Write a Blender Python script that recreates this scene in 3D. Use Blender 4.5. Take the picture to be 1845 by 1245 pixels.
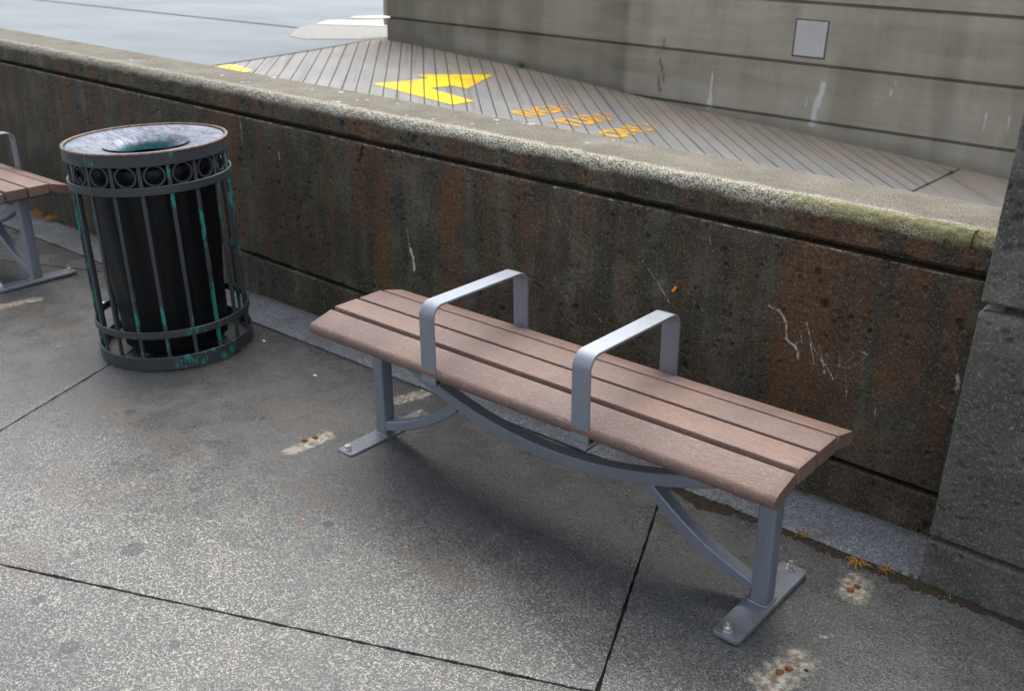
import bpy, bmesh, math, random
import numpy as np
from mathutils import Matrix, Vector
random.seed(7); RNG = np.random.default_rng(11)
for o in list(bpy.data.objects): bpy.data.objects.remove(o)
S = bpy.context.scene
COL = S.collection

# ------------------------------------------------------------------ camera
cam_d = bpy.data.cameras.new('camera'); cam = bpy.data.objects.new('camera', cam_d); COL.objects.link(cam)
cam_d.sensor_width = 36.0; cam_d.lens = 35.074; cam_d.clip_end = 400; cam_d.clip_start = 0.05
Rr = Vector((0.76538923, 0.64295045, 0.02817892)); Ru = Vector((-0.2693246, 0.28023116, 0.92137656)); Rf = Vector((-0.58450285, 0.71280097, -0.38764828))
cam.matrix_world = Matrix(((Rr.x, Ru.x, -Rf.x, 0.0), (Rr.y, Ru.y, -Rf.y, -2.4938), (Rr.z, Ru.z, -Rf.z, 1.4749), (0, 0, 0, 1)))
cam_d.dof.use_dof = True; cam_d.dof.focus_distance = 2.55; cam_d.dof.aperture_fstop = 5.6
S.camera = cam
# ------------------------------------------------------------------ world, sun, exposure
SUN_EL, SUN_AZ = math.radians(58), math.radians(-25)      # azimuth measured from +y towards +x
W = bpy.data.worlds.new('World'); S.world = W; W.use_nodes = True
wn = W.node_tree; bg = wn.nodes['Background']
sky = wn.nodes.new('ShaderNodeTexSky'); sky.sky_type = 'NISHITA'; sky.sun_disc = False
sky.sun_elevation = SUN_EL; sky.sun_rotation = SUN_AZ; sky.dust_density = 3.0; sky.air_density = 1.0; sky.ozone_density = 1.0
hs = wn.nodes.new('ShaderNodeHueSaturation'); hs.inputs['Saturation'].default_value = 0.45      # a thin high overcast greys the blue
wn.links.new(sky.outputs[0], hs.inputs['Color']); wn.links.new(hs.outputs[0], bg.inputs[0]); bg.inputs[1].default_value = 0.15
sd = bpy.data.lights.new('sun', 'SUN'); sun = bpy.data.objects.new('sun', sd); COL.objects.link(sun)
sd.energy = 1.3; sd.angle = math.radians(88); sd.color = (1.0, 0.955, 0.89)
d = Vector((math.sin(SUN_AZ) * math.cos(SUN_EL), math.cos(SUN_AZ) * math.cos(SUN_EL), math.sin(SUN_EL)))
sun.rotation_euler = d.to_track_quat('Z', 'Y').to_euler(); sun.location = d * 20
S.view_settings.view_transform = 'Standard'; S.view_settings.look = 'None'
S.view_settings.gamma = 1.0; S.view_settings.exposure = 1.22
try: S.view_settings.use_curve_mapping = False
except Exception: pass

# ------------------------------------------------------------------ numbers of the place
GA, GB = 0.0181, 0.0239                      # the plaza's fall
def gz(x, y): return GA * x + GB * y
WD = 0.2145                                  # width of the granite strip at the wall foot
H1L, H1U, H2L, H2U, CAPZ, CAPY = 0.1048, 0.1261, 0.7097, 0.7358, 0.8307, 0.30
PILX = -0.5255
FY = 5.0                                     # the far wall's face

# ------------------------------------------------------------------ noise for masks and relief
_T = RNG.random(8192)
def vn(x, y, s=0):
    x = np.asarray(x, float); y = np.asarray(y, float)
    xi = np.floor(x).astype(np.int64); yi = np.floor(y).astype(np.int64)
    fx = x - xi; fy = y - yi; fx = fx * fx * (3 - 2 * fx); fy = fy * fy * (3 - 2 * fy)
    def h(a, b): return _T[((a * 7349 + b * 9151 + s * 2713) ^ (a * 31 + b * 577)) & 8191]
    return (h(xi, yi) * (1 - fx) + h(xi + 1, yi) * fx) * (1 - fy) + (h(xi, yi + 1) * (1 - fx) + h(xi + 1, yi + 1) * fx) * fy
def fbm(x, y, s=0, o=4):
    r = 0; a = .5; t = 0
    for i in range(o): r = r + a * vn(x * 2**i + 3.7 * i, y * 2**i + 1.3 * i, s + i); t += a; a *= .5
    return r / t
def sm(a, b, x): t = np.clip((x - a) / (b - a), 0, 1); return t * t * (3 - 2 * t)
def seg_d(x, y, p, q):
    px, py = p; qx, qy = q; vx, vy = qx - px, qy - py; L = vx * vx + vy * vy + 1e-12
    t = np.clip(((x - px) * vx + (y - py) * vy) / L, 0, 1)
    return np.hypot(x - px - t * vx, y - py - t * vy)

# ------------------------------------------------------------------ object helpers
def link(name, me, mats=None, parent=None):
    o = bpy.data.objects.new(name, me); COL.objects.link(o)
    if mats is not None:
        for m in (mats if isinstance(mats, (list, tuple)) else [mats]): me.materials.append(m)
    if parent is not None: o.parent = parent
    return o
def tag(o, label=None, cat=None, group=None, kind=None):
    if label: o['label'] = label
    if cat: o['category'] = cat
    if group: o['group'] = group
    if kind: o['kind'] = kind
    return o
def empty(name, mw=None):
    o = bpy.data.objects.new(name, None); COL.objects.link(o); o.empty_display_size = .1
    if mw is not None: o.matrix_world = mw
    return o
def copy_tree(o, parent=None):
    c = o.copy(); COL.objects.link(c)
    if parent is not None: c.parent = parent
    for ch in list(o.children): copy_tree(ch, c)
    return c
def np_mesh(name, V, F, smooth=True, attrs=None):
    V = np.asarray(V, np.float32); F = np.asarray(F, np.int32)
    me = bpy.data.meshes.new(name); n, k = F.shape
    me.vertices.add(len(V)); me.vertices.foreach_set('co', V.ravel())
    me.loops.add(n * k); me.loops.foreach_set('vertex_index', F.ravel())
    me.polygons.add(n); me.polygons.foreach_set('loop_start', np.arange(0, n * k, k, dtype=np.int32))
    me.polygons.foreach_set('loop_total', np.full(n, k, np.int32))
    me.polygons.foreach_set('use_smooth', np.full(n, smooth, bool))
    me.update(calc_edges=True); me.validate()
    for a, v in (attrs or {}).items():
        at = me.attributes.new(a, 'FLOAT', 'POINT'); at.data.foreach_set('value', np.asarray(v, np.float32).ravel())
    return me
def grid_faces(ni, nj, flip=False, wrap_j=False):
    i = np.arange(ni - 1)[:, None]; j = np.arange(nj if wrap_j else nj - 1)[None, :]
    a = i * nj + j; b = i * nj + (j + 1) % nj; c = (i + 1) * nj + (j + 1) % nj; d_ = (i + 1) * nj + j
    F = np.stack([a, b, c, d_], -1).reshape(-1, 4)
    return F[:, ::-1] if flip else F
def bm_mesh(name, bm, smooth=False, angle=None):
    bmesh.ops.recalc_face_normals(bm, faces=bm.faces)
    me = bpy.data.meshes.new(name); bm.to_mesh(me); bm.free()
    if smooth or angle is not None: me.polygons.foreach_set('use_smooth', [True] * len(me.polygons))
    if angle is not None: me.set_sharp_from_angle(angle=math.radians(angle))
    return me
def box(bm, lo, hi, mw=None):
    r = bmesh.ops.create_cube(bm, size=1)
    s = [hi[i] - lo[i] for i in range(3)]; c = [(hi[i] + lo[i]) / 2 for i in range(3)]
    M = Matrix.Translation(c) @ Matrix.Diagonal((*s, 1))
    if mw is not None: M = mw @ M
    bmesh.ops.transform(bm, matrix=M, verts=r['verts']); return r['verts']
def bevel(bm, w, seg=2, edges=None):
    bmesh.ops.bevel(bm, geom=edges if edges is not None else bm.edges[:], offset=w, segments=seg, affect='EDGES', profile=.5, clamp_overlap=True)
def prism(bm, pts, z0, z1):
    a = [bm.verts.new((x, y, z0)) for x, y in pts]; b = [bm.verts.new((x, y, z1)) for x, y in pts]
    bm.faces.new(a[::-1]); bm.faces.new(b)
    n = len(pts)
    for i in range(n): bm.faces.new((a[i], a[(i + 1) % n], b[(i + 1) % n], b[i]))
def sweep(bm, path, prof, closed=False):
    """path: list of (point, side vector, up vector); prof: list of (s, u)"""
    rings = []
    for P, s_, u_ in path: rings.append([bm.verts.new(P + s_ * a + u_ * b) for a, b in prof])
    n = len(prof); m = len(rings)
    for i in range(m if closed else m - 1):
        A = rings[i]; B = rings[(i + 1) % m]
        for j in range(n): bm.faces.new((A[j], A[(j + 1) % n], B[(j + 1) % n], B[j]))
    if not closed: bm.faces.new(rings[0][::-1]); bm.faces.new(rings[-1])
def tube(bm, pts, r, n=6):
    pts = [Vector(p) for p in pts]; path = []
    for i, p in enumerate(pts):
        t = (pts[min(i + 1, len(pts) - 1)] - pts[max(i - 1, 0)]).normalized()
        a = t.cross(Vector((0, 0, 1)) if abs(t.z) < .9 else Vector((1, 0, 0))).normalized(); path.append((p, a, t.cross(a)))
    rr = r if callable(r) else (lambda f: r)
    rings = []
    for i, (P, s_, u_) in enumerate(path):
        k = rr(i / (len(path) - 1)); rings.append([bm.verts.new(P + k * (math.cos(2 * math.pi * j / n) * s_ + math.sin(2 * math.pi * j / n) * u_)) for j in range(n)])
    for i in range(len(rings) - 1):
        for j in range(n): bm.faces.new((rings[i][j], rings[i][(j + 1) % n], rings[i + 1][(j + 1) % n], rings[i + 1][j]))
    bm.faces.new(rings[0][::-1]); bm.faces.new(rings[-1])
def lathe(bm, prof, n=64, close=False):
    rings = [[bm.verts.new((r * math.cos(2 * math.pi * j / n), r * math.sin(2 * math.pi * j / n), z)) for j in range(n)] for r, z in prof]
    m = len(rings)
    for i in range(m if close else m - 1):
        A = rings[i]; B = rings[(i + 1) % m]
        for j in range(n): bm.faces.new((A[j], A[(j + 1) % n], B[(j + 1) % n], B[j]))

# ------------------------------------------------------------------ material helpers
class M_:
    def __init__(s, name, rough=.8, metal=0, spec=.5):
        s.m = bpy.data.materials.new(name); s.m.use_nodes = True; s.t = s.m.node_tree; s.b = s.t.nodes['Principled BSDF']
        s.b.inputs['Roughness'].default_value = rough; s.b.inputs['Metallic'].default_value = metal
        s.b.inputs['Specular IOR Level'].default_value = spec
        s.co = s.t.nodes.new('ShaderNodeTexCoord').outputs['Object']
    def put(s, sock, v):
        if hasattr(v, 'links') or isinstance(v, bpy.types.NodeSocket): s.t.links.new(v, sock)
        elif v is not None:
            if isinstance(v, (tuple, list)) and len(v) == 3 and len(sock.default_value) == 4: v = (*v, 1)
            sock.default_value = v
    def n(s, ty, ins=None, out=0, **pr):
        nd = s.t.nodes.new(ty)
        for k, v in pr.items(): setattr(nd, k, v)
        for k, v in (ins or {}).items(): s.put(nd.inputs[k], v)
        return nd.outputs[out]
    def mix(s, f, a, b, mode='MIX'): return s.n('ShaderNodeMix', {0: f, 6: a, 7: b}, out=2, data_type='RGBA', blend_type=mode)
    def ma(s, op, a, b=0.0, clamp=False): return s.n('ShaderNodeMath', {0: a, 1: b}, operation=op, use_clamp=clamp)
    def mul(s, a, b): return s.ma('MULTIPLY', a, b)
    def add(s, a, b, clamp=False): return s.ma('ADD', a, b, clamp)
    def ss(s, x, a, b): return s.n('ShaderNodeMapRange', {0: x, 1: a, 2: b}, interpolation_type='SMOOTHSTEP')
    def noise(s, sc, det=3, ro=.55, vec=None, out=0, dist=0.0):
        return s.n('ShaderNodeTexNoise', {'Vector': vec if vec is not None else s.co, 'Scale': sc, 'Detail': det, 'Roughness': ro, 'Distortion': dist}, out=out)
    def voro(s, sc, vec=None, out=0, feat='F1'):
        return s.n('ShaderNodeTexVoronoi', {'Vector': vec if vec is not None else s.co, 'Scale': sc}, out=out, feature=feat)
    def map(s, sc=(1, 1, 1), loc=(0, 0, 0), rot=(0, 0, 0), vec=None): return s.n('ShaderNodeMapping', {'Vector': vec if vec is not None else s.co, 'Location': loc, 'Rotation': rot, 'Scale': sc})
    def at(s, name): return s.n('ShaderNodeAttribute', out=2, attribute_name=name)
    def ramp(s, f, stops):
        nd = s.t.nodes.new('ShaderNodeValToRGB'); s.put(nd.inputs[0], f); e = nd.color_ramp.elements
        while len(e) < len(stops): e.new(.5)
        for i, (p, c) in enumerate(stops): e[i].position = p; e[i].color = (*c, 1) if len(c) == 3 else c
        return nd.outputs[0]
    def bump(s, h, st=.5, dist=.002, prev=None): return s.n('ShaderNodeBump', {'Height': h, 'Strength': st, 'Distance': dist, **({'Normal': prev} if prev is not None else {})})
    def fin(s, col=None, rough=None, nrm=None, spec=None):
        if col is not None: s.put(s.b.inputs['Base Color'], col)
        if rough is not None: s.put(s.b.inputs['Roughness'], rough)
        if nrm is not None: s.put(s.b.inputs['Normal'], nrm)
        if spec is not None: s.put(s.b.inputs['Specular IOR Level'], spec)
        return s.m
G = lambda v, w=0.0: (v * (1 + w), v, v * (1 - w))

# paving concrete: weathered, sand grains exposed where it is worn clean
def paving_mat():
    m = M_('paving_concrete', .85, spec=.35)
    lite = m.at('lite'); brown = m.at('brown'); pale = m.at('pale'); gum = m.at('gum'); dark = m.at('dark')
    big = m.noise(1.6, 5, .6); mid = m.noise(9, 5, .62); fine = m.noise(100, 3, .75); grit = m.noise(200, 2, .8)
    g0 = m.ramp(m.add(m.mul(big, .5), m.mul(mid, .5)), [(.3, (.060, .062, .062)), (.52, (.088, .089, .087)), (.75, (.126, .124, .116))])
    col = m.mix(m.mul(m.ss(fine, .42, .58), .5), g0, (.045, .046, .046))
    spk = m.ss(m.add(m.mul(grit, .6), m.mul(fine, .4)), .50, .60)
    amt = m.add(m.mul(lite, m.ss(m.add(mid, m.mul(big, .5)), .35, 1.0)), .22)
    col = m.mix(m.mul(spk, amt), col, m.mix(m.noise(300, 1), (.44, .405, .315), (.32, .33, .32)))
    sp2 = m.ss(m.noise(62, 3, .85, vec=m.map(loc=(5, 5, 5))), .60, .66); col = m.mix(m.mul(m.mul(sp2, amt), .8), col, (.40, .37, .29))
    dkg = m.ss(m.noise(150, 2, .75, vec=m.map(loc=(9, 2, 1))), .52, .60)
    col = m.mix(m.mul(dkg, .62), col, (.024, .026, .028))
    col = m.mix(m.mul(brown, m.ss(mid, .15, .85)), col, (.115, .080, .055))
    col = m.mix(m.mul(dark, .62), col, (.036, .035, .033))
    pl = m.ss(m.add(pale, m.mul(m.add(m.noise(40, 5, .75), -.5), 1.4)), .30, .80)
    col = m.mix(m.mul(pl, .85), col, m.mix(m.ss(m.noise(60, 4, .75), .38, .66), (.17, .13, .09), (.50, .46, .38)))
    gm = m.ss(m.add(gum, m.mul(m.add(m.noise(60, 3, .6), -.5), .5)), .42, .56)
    col = m.mix(m.mul(gm, .6), col, (.032, .035, .045))
    bg_ = m.mix(.5, fine, grit)
    nr = m.bump(m.add(m.mul(grit, .7), m.mul(fine, .9)), .55, .0025)
    nr = m.bump(mid, .3, .006, nr)
    return m.fin(col, m.ss(mid, 0, 1.4), nr)
def rgh(m, nz, a, b): return m.n('ShaderNodeMapRange', {0: nz, 1: .3, 2: .7, 3: a, 4: b})
PAVE = None
def granite_mat():
    m = M_('granite_strip', .75, spec=.4)
    v = m.voro(210, out=1); n1 = m.noise(160, 2, .7); mid = m.noise(6, 4, .6)
    col = m.ramp(m.n('ShaderNodeSeparateColor', {0: v}), [(0, (.06, .066, .078)), (.35, (.115, .122, .14)), (.7, (.165, .172, .188)), (1, (.27, .275, .28))])
    col = m.mix(m.ss(n1, .45, .7), col, (.10, .105, .118))
    col = m.mix(m.mul(m.ss(mid, .45, .7), .55), col, (.078, .07, .058))
    col = m.mix(m.mul(m.at('dark'), .6), col, (.045, .042, .034))
    return m.fin(col, .72, m.bump(m.noise(120, 4, .7), .5, .002))
def wall_mat():
    m = M_('weathered_wall_concrete', .8, spec=.35)
    rust, white, moss, top, wash_and_lip_glint = m.at('rust'), m.at('white'), m.at('moss'), m.at('top'), m.at('wash_and_lip_glint')
    blot = m.noise(7, 5, .65); st = m.noise(1, 5, .6, vec=m.map(sc=(14, 14, 2.2))); fine = m.noise(75, 4, .75); grit = m.noise(165, 2, .8)
    base = m.ramp(m.add(m.mul(blot, .55), m.mul(st, .45)), [(.3, (.015, .0122, .0078)), (.48, (.036, .0300, .0195)), (.66, (.105, .091, .062))])
    col = m.mix(m.mul(rust, m.ss(m.add(m.mul(st, .5), m.mul(blot, .5)), .28, .55)), base, m.mix(blot, (.066, .026, .009), (.105, .047, .013)))
    col = m.mix(m.mul(m.ss(m.add(m.mul(blot, .5), m.mul(fine, .5)), .5, .68), m.add(wash_and_lip_glint, .12)), col, (.155, .15, .125))
    spk = m.ss(m.add(m.mul(grit, .65), m.mul(fine, .35)), .54, .64)
    spk = m.ss(m.add(m.mul(grit, .65), m.mul(fine, .35)), .52, .60); col = m.mix(m.mul(spk, .50), col, (.20, .18, .135))
    col = m.mix(m.mul(m.ss(m.noise(120, 3, .75, vec=m.map(loc=(3, 3, 3))), .52, .64), .65), col, (.012, .011, .009))
    # the coping: paler, coarse with exposed grains, dark between them
    ct = m.mix(m.ss(grit, .38, .62), (.046, .039, .024), m.mix(fine, (.20, .178, .128), (.122, .106, .074)))
    ct = m.mix(m.mul(m.ss(blot, .45, .75), .4), ct, (.095, .088, .072))
    col = m.mix(top, col, ct)
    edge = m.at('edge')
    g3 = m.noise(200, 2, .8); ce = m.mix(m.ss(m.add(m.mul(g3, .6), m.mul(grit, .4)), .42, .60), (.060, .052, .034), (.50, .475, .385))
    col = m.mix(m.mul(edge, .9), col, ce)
    mk = m.ss(m.add(moss, m.mul(m.add(fine, -.5), 1.0)), .4, .75)
    col = m.mix(m.mul(mk, .75), col, m.mix(grit, (.065, .068, .014), (.20, .185, .045)))
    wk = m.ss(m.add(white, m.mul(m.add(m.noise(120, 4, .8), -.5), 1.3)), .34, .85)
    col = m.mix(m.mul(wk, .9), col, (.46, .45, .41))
    pit = m.ss(m.voro(75), .10, .16); pm = m.ss(m.noise(11, 2), .5, .6)
    h = m.add(m.mul(fine, .6), m.mul(grit, .6)); h = m.add(h, m.mul(m.mul(m.ma('SUBTRACT', pit, 1.0), pm), 1.6))
    nr = m.bump(h, .8, .0035)
    return m.fin(col, rgh(m, blot, .6, .9), nr)
def far_wall_mat():
    m = M_('far_wall_concrete', .85, spec=.3)
    blot = m.noise(1.3, 5, .6); st = m.noise(1, 4, .6, vec=m.map(sc=(5, 5, .5))); hz = m.noise(1, 4, .65, vec=m.map(sc=(1.5, 1.5, 26))); fine = m.noise(40, 4, .7)
    col = m.ramp(m.add(m.mul(blot, .45), m.add(m.mul(st, .35), m.mul(hz, .2))), [(.33, (.22, .195, .145)), (.5, (.31, .28, .218)), (.68, (.41, .375, .305))])
    col = m.mix(m.mul(m.ss(fine, .55, .72), .35), col, (.10, .095, .075))
    col = m.mix(m.mul(m.at('dark'), .72), col, (.082, .074, .052))
    col = m.mix(m.mul(m.ss(m.add(m.at('crack'), m.mul(m.add(fine, -.5), .8)), .4, .6), .7), col, (.09, .075, .055))
    wk = m.ss(m.add(m.at('white'), m.mul(m.add(m.noise(30, 3, .7), -.5), .7)), .35, .65)
    col = m.mix(m.mul(wk, .6), col, (.62, .62, .60))
    return m.fin(col, .85, m.bump(m.add(m.mul(fine, .6), m.mul(blot, 1.5)), .4, .006))
def ramp_mat():
    m = M_('ramp_concrete', .85, spec=.3)
    r45 = m.map(rot=(0, 0, math.radians(-45))); blot = m.noise(1.4, 5, .6); fine = m.noise(60, 4, .7); rib = m.noise(1, 3, .6, vec=m.map(sc=(9, .8, 1), vec=r45))
    sy = m.n('ShaderNodeSeparateXYZ', {0: m.co}, out=1)
    tan = m.ss(m.add(sy, m.mul(m.add(blot, -.5), 1.6)), 3.6, 4.9)
    cool = m.ramp(m.add(m.mul(blot, .6), m.mul(rib, .4)), [(.3, (.20, .20, .195)), (.5, (.265, .26, .245)), (.7, (.33, .32, .295))])
    warm = m.ramp(m.add(m.mul(blot, .6), m.mul(rib, .4)), [(.3, (.205, .168, .128)), (.7, (.31, .265, .21))])
    col = m.mix(tan, cool, warm)
    col = m.mix(m.mul(m.ss(fine, .5, .75), .35), col, (.13, .125, .115))
    th = m.ss(m.noise(1, 2, .6, vec=m.map(sc=(22, .5, 1), vec=r45)), .57, .66)
    col = m.mix(m.mul(th, .42), col, (.12, .115, .11))
    return m.fin(col, .85, m.bump(m.add(fine, rib), .4, .004))
def street_mat():
    m = M_('street_concrete', .8, spec=.4)
    blot = m.noise(.7, 6, .6); fine = m.noise(45, 4, .7)
    col = m.ramp(blot, [(.3, (.125, .148, .162)), (.5, (.158, .181, .194)), (.7, (.190, .210, .216))])
    col = m.mix(m.mul(m.ss(fine, .5, .75), .3), col, (.11, .12, .125))
    return m.fin(col, .8, m.bump(fine, .3, .004))
def flat_mat(name, c, c2=None, rough=.85, sc=30, bump=.3, dist=.002, metal=0, spec=.4):
    m = M_(name, rough, metal, spec); nz = m.noise(sc, 4, .65)
    return m.fin(m.mix(m.ss(nz, .35, .65), c, c2 or tuple(x * .7 for x in c)), None, m.bump(nz, bump, dist))
def yellow_mat(name, c, c2, wear):
    m = M_(name, .6, spec=.4); nz = m.noise(22, 5, .75); n2 = m.noise(3, 3, .6); fine = m.noise(80, 3, .7)
    col = m.mix(m.ss(n2, .4, .65), c, c2); col = m.mix(m.mul(m.ss(fine, .5, .7), .3), col, tuple(x * .6 for x in c2))
    fade = m.ss(m.n('ShaderNodeSeparateXYZ', {0: m.co}, out=1), 3.7, 4.45) if wear > .3 else 0.0
    k = m.ss(m.add(nz, m.mul(fade, .22 if wear > .3 else 0.0)), .87 - wear, .92 - wear) if wear > 0 else 0.0
    m.fin(col, .6)
    if wear > 0:
        tr = m.t.nodes.new('ShaderNodeBsdfTransparent'); mx = m.t.nodes.new('ShaderNodeMixShader')
        m.t.links.new(k, mx.inputs[0]); m.t.links.new(m.b.outputs[0], mx.inputs[1]); m.t.links.new(tr.outputs[0], mx.inputs[2])
        m.t.links.new(mx.outputs[0], m.t.nodes['Material Output'].inputs[0])
    return m.m
def slat_mat():
    m = M_('recycled_plastic_slat', .5, spec=.45)
    rnd = m.n('ShaderNodeObjectInfo', out=5)
    vec = m.n('ShaderNodeVectorMath', {0: m.co, 1: m.n('ShaderNodeCombineXYZ', {0: m.mul(rnd, 9), 1: m.mul(rnd, 5)})}, operation='ADD')
    blot = m.noise(5, 4, .6, vec=vec); fib = m.noise(1, 4, .7, vec=m.map(sc=(60, 150, 150), vec=vec), dist=1.2); grain = m.noise(190, 2, .75, vec=vec)
    col = m.ramp(blot, [(.3, (.118, .070, .056)), (.45, (.145, .092, .076)), (.58, (.165, .098, .072)), (.72, (.185, .122, .100))])
    col = m.n('ShaderNodeHueSaturation', {'Saturation': 1.02, 'Value': m.add(.86, m.mul(rnd, .3)), 'Color': col}); col = m.mix(m.mul(m.ss(m.noise(3.2, 4, .6, vec=m.map(loc=(4, 2, 7), vec=vec)), .52, .64), .3), col, (.20, .125, .09)); col = m.mix(m.ss(m.noise(1, 4, .8, vec=m.map(sc=(50, 160, 50), vec=vec)), .69, .72), col, (.40, .33, .30))
    col = m.mix(m.mul(m.ss(fib, .5, .68), .5), col, (.30, .225, .20))
    col = m.mix(m.mul(m.ss(grain, .54, .66), .35), col, (.06, .034, .026))
    return m.fin(col, rgh(m, fib, .38, .6), m.bump(m.add(fib, m.mul(grain, .6)), .9, .0022))
def bench_metal():
    m = M_('grey_powder_coat', .46, 0.4, .5)
    blot = m.noise(6, 4, .6); gr = m.noise(320, 2, .6)
    col = m.mix(blot, (.185, .205, .24), (.225, .245, .28)); col = m.mix(m.mul(m.ss(m.noise(38, 4, .7), .60, .72), .35), col, (.32, .32, .33)); col = m.mix(m.ss(m.noise(95, 4, .8), .70, .74), col, (.045, .038, .034))
    zz = m.n('ShaderNodeSeparateXYZ', {0: m.co}, out=2); du = m.mul(m.ma('SUBTRACT', 1.0, m.ss(zz, .012, .06)), m.ss(m.noise(22, 4, .75), .42, .62)); col = m.mix(m.mul(du, .6), col, (.17, .155, .135)); st = m.ss(m.noise(1, 3, .7, vec=m.map(sc=(40, 40, 3))), .56, .66); col = m.mix(m.mul(st, .22), col, (.10, .105, .115))
    return m.fin(col, rgh(m, blot, .34, .5), m.bump(gr, .12, .0006))
def bin_metal(name='chipped_grey_paint', bars=False):
    m = M_(name, .42, 0.2, .5)
    rnd = m.n('ShaderNodeObjectInfo', out=5); m.co = m.n('ShaderNodeVectorMath', {0: m.co, 1: m.n('ShaderNodeCombineXYZ', {0: m.mul(rnd, 7), 1: m.mul(rnd, 3), 2: m.mul(rnd, 4 if bars else 0)})}, operation='ADD')
    blot = m.noise(7, 4, .6); ch = m.noise(1, 5, .75, vec=m.map(sc=(42, 42, 16))); reg = m.noise(4.0, 2, .5, vec=m.map(loc=(3.4, 1.2, 5)))
    col = m.mix(blot, (.030, .033, .038), (.052, .056, .063))
    k = m.ss(m.add(ch, m.mul(m.add(reg, -.5), .7)), .575 if bars else .635, .605 if bars else .665)
    col = m.mix(k, col, m.mix(m.noise(60, 3), (.008, .13, .10), (.025, .28, .22)))
    r_ = m.ss(m.noise(30, 5, .75, vec=m.map(loc=(1, 7, 2))), .66, .70)
    col = m.mix(m.mul(r_, .6), col, (.085, .04, .022))
    return m.fin(col, rgh(m, blot, .32, .55), m.bump(m.add(m.mul(k, -1.0), m.mul(m.noise(150, 3), .3)), .4, .001))
def lid_metal():
    m = M_('scratched_lid_paint', .3, 0.5, .5)
    blot = m.noise(9, 5, .65); sc = m.noise(1, 5, .8, vec=m.map(sc=(13, 40, 13), rot=(0, 0, .6)), dist=1.2)
    col = m.mix(blot, (.07, .088, .135), (.12, .145, .21)); col = m.mix(m.mul(m.ss(sc, .46, .58), .85), col, (.030, .030, .038)); col = m.mix(m.mul(m.ss(m.noise(16, 4, .7), .5, .62), .6), col, (.05, .05, .06))
    rad = m.n('ShaderNodeVectorMath', {0: m.n('ShaderNodeVectorMath', {0: m.co, 1: (1, 1, 0)}, operation='MULTIPLY')}, operation='LENGTH', out=1)
    near = m.ma('SUBTRACT', .80, m.ss(rad, .10, .14)); k = m.ss(m.add(near, m.mul(m.add(m.noise(32, 4, .7), -.5), 1.6)), .5, .7)
    k2 = m.ss(m.noise(13, 4, .7, vec=m.map(loc=(4, 4, 1))), .68, .70)
    col = m.mix(m.ma('MAXIMUM', k, k2), col, m.mix(blot, (.006, .038, .036), (.02, .13, .11)))
    wf = m.ss(m.noise(55, 3, .7, vec=m.map(loc=(2, 8, 1))), .72, .74); col = m.mix(wf, col, (.8, .8, .78))
    return m.fin(col, rgh(m, sc, .25, .6), m.bump(m.add(sc, blot), .4, .0015))

PAVE = paving_mat(); GRAN = granite_mat(); WALL = wall_mat(); FARW = far_wall_mat(); RAMP = ramp_mat(); STREET = street_mat()
DIRT = flat_mat('joint_dirt', (.028, .023, .017), (.012, .010, .008), 1, 120, .8, .004)
SLAT = slat_mat(); BMET = bench_metal(); BINM = bin_metal(); LIDM = lid_metal()
ZINC = flat_mat('zinc_bolt', (.72, .72, .66), (.50, .50, .46), .35, 80, .2, .0005, .85)
BARM = bin_metal('chipped_grey_bar_paint', True)
BRASS = flat_mat('worn_copper_rim', (.16, .10, .068), (.07, .05, .042), .55, 60, .3, .001, .5)
LINER = flat_mat('black_plastic_liner', (.004, .004, .0045), (.003, .003, .0035), .42, 9, .4, .004, 0, .25)
RUSTM = flat_mat('rusty_steel', (.30, .11, .03), (.085, .035, .016), .85, 160, .6, .001)
YELLOW = yellow_mat('yellow_road_paint', (.86, .64, .004), (.82, .46, .015), 0.19)
ORANGE = yellow_mat('worn_orange_road_paint', (.80, .43, .02), (.74, .38, .04), 0.305)
BEIGE = flat_mat('pale_kerb_ramp_concrete', (.25, .245, .22), (.20, .20, .18), .85, 12)
WHITEP = flat_mat('crosswalk_paint', (.46, .435, .39), (.38, .36, .325), .7, 20)
SEAMM = flat_mat('dark_road_seam', (.055, .043, .045), (.04, .033, .034), .9, 20)
PLATEM = flat_mat('pale_cover_plate', (.46, .44, .42), (.40, .38, .37), .5, 5, .1, .001, .1)
WEEDM = flat_mat('weed_green', (.12, .24, .03), (.07, .15, .02), .7, 40)
MOSSM = flat_mat('moss_green', (.10, .135, .018), (.05, .06, .012), .95, 90)
ROOTM = flat_mat('dry_root', (.50, .26, .05), (.32, .17, .04), .8, 90)
SOILM = flat_mat('damp_soil', (.050, .034, .020), (.018, .014, .010), 1, 170, .9, .005)
ORG = flat_mat('orange_foam', (.85, .25, .02), (.70, .18, .02), .7, 90)
PAPER = flat_mat('white_scrap', (.75, .75, .75), (.6, .6, .6), .8, 50)

# ================================================================== SETTING
# ---- base sheets
def plane_obj(name, pts, mat, kind='structure', sub=None):
    bm = bmesh.new(); f = bm.faces.new([bm.verts.new(p) for p in pts]); me = bm_mesh(name, bm); o = link(name, me, mat); o['kind'] = kind; return o
# plaza ground beneath and beyond the slabs
R_ = 70
gp = plane_obj('ground', [(-R_, -R_, gz(-R_, -R_) - .012), (R_, -R_, gz(R_, -R_) - .012), (R_, 0.02, gz(R_, 0.02) - .012), (-R_, 0.02, gz(-R_, 0.02) - .012)], DIRT)

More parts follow.
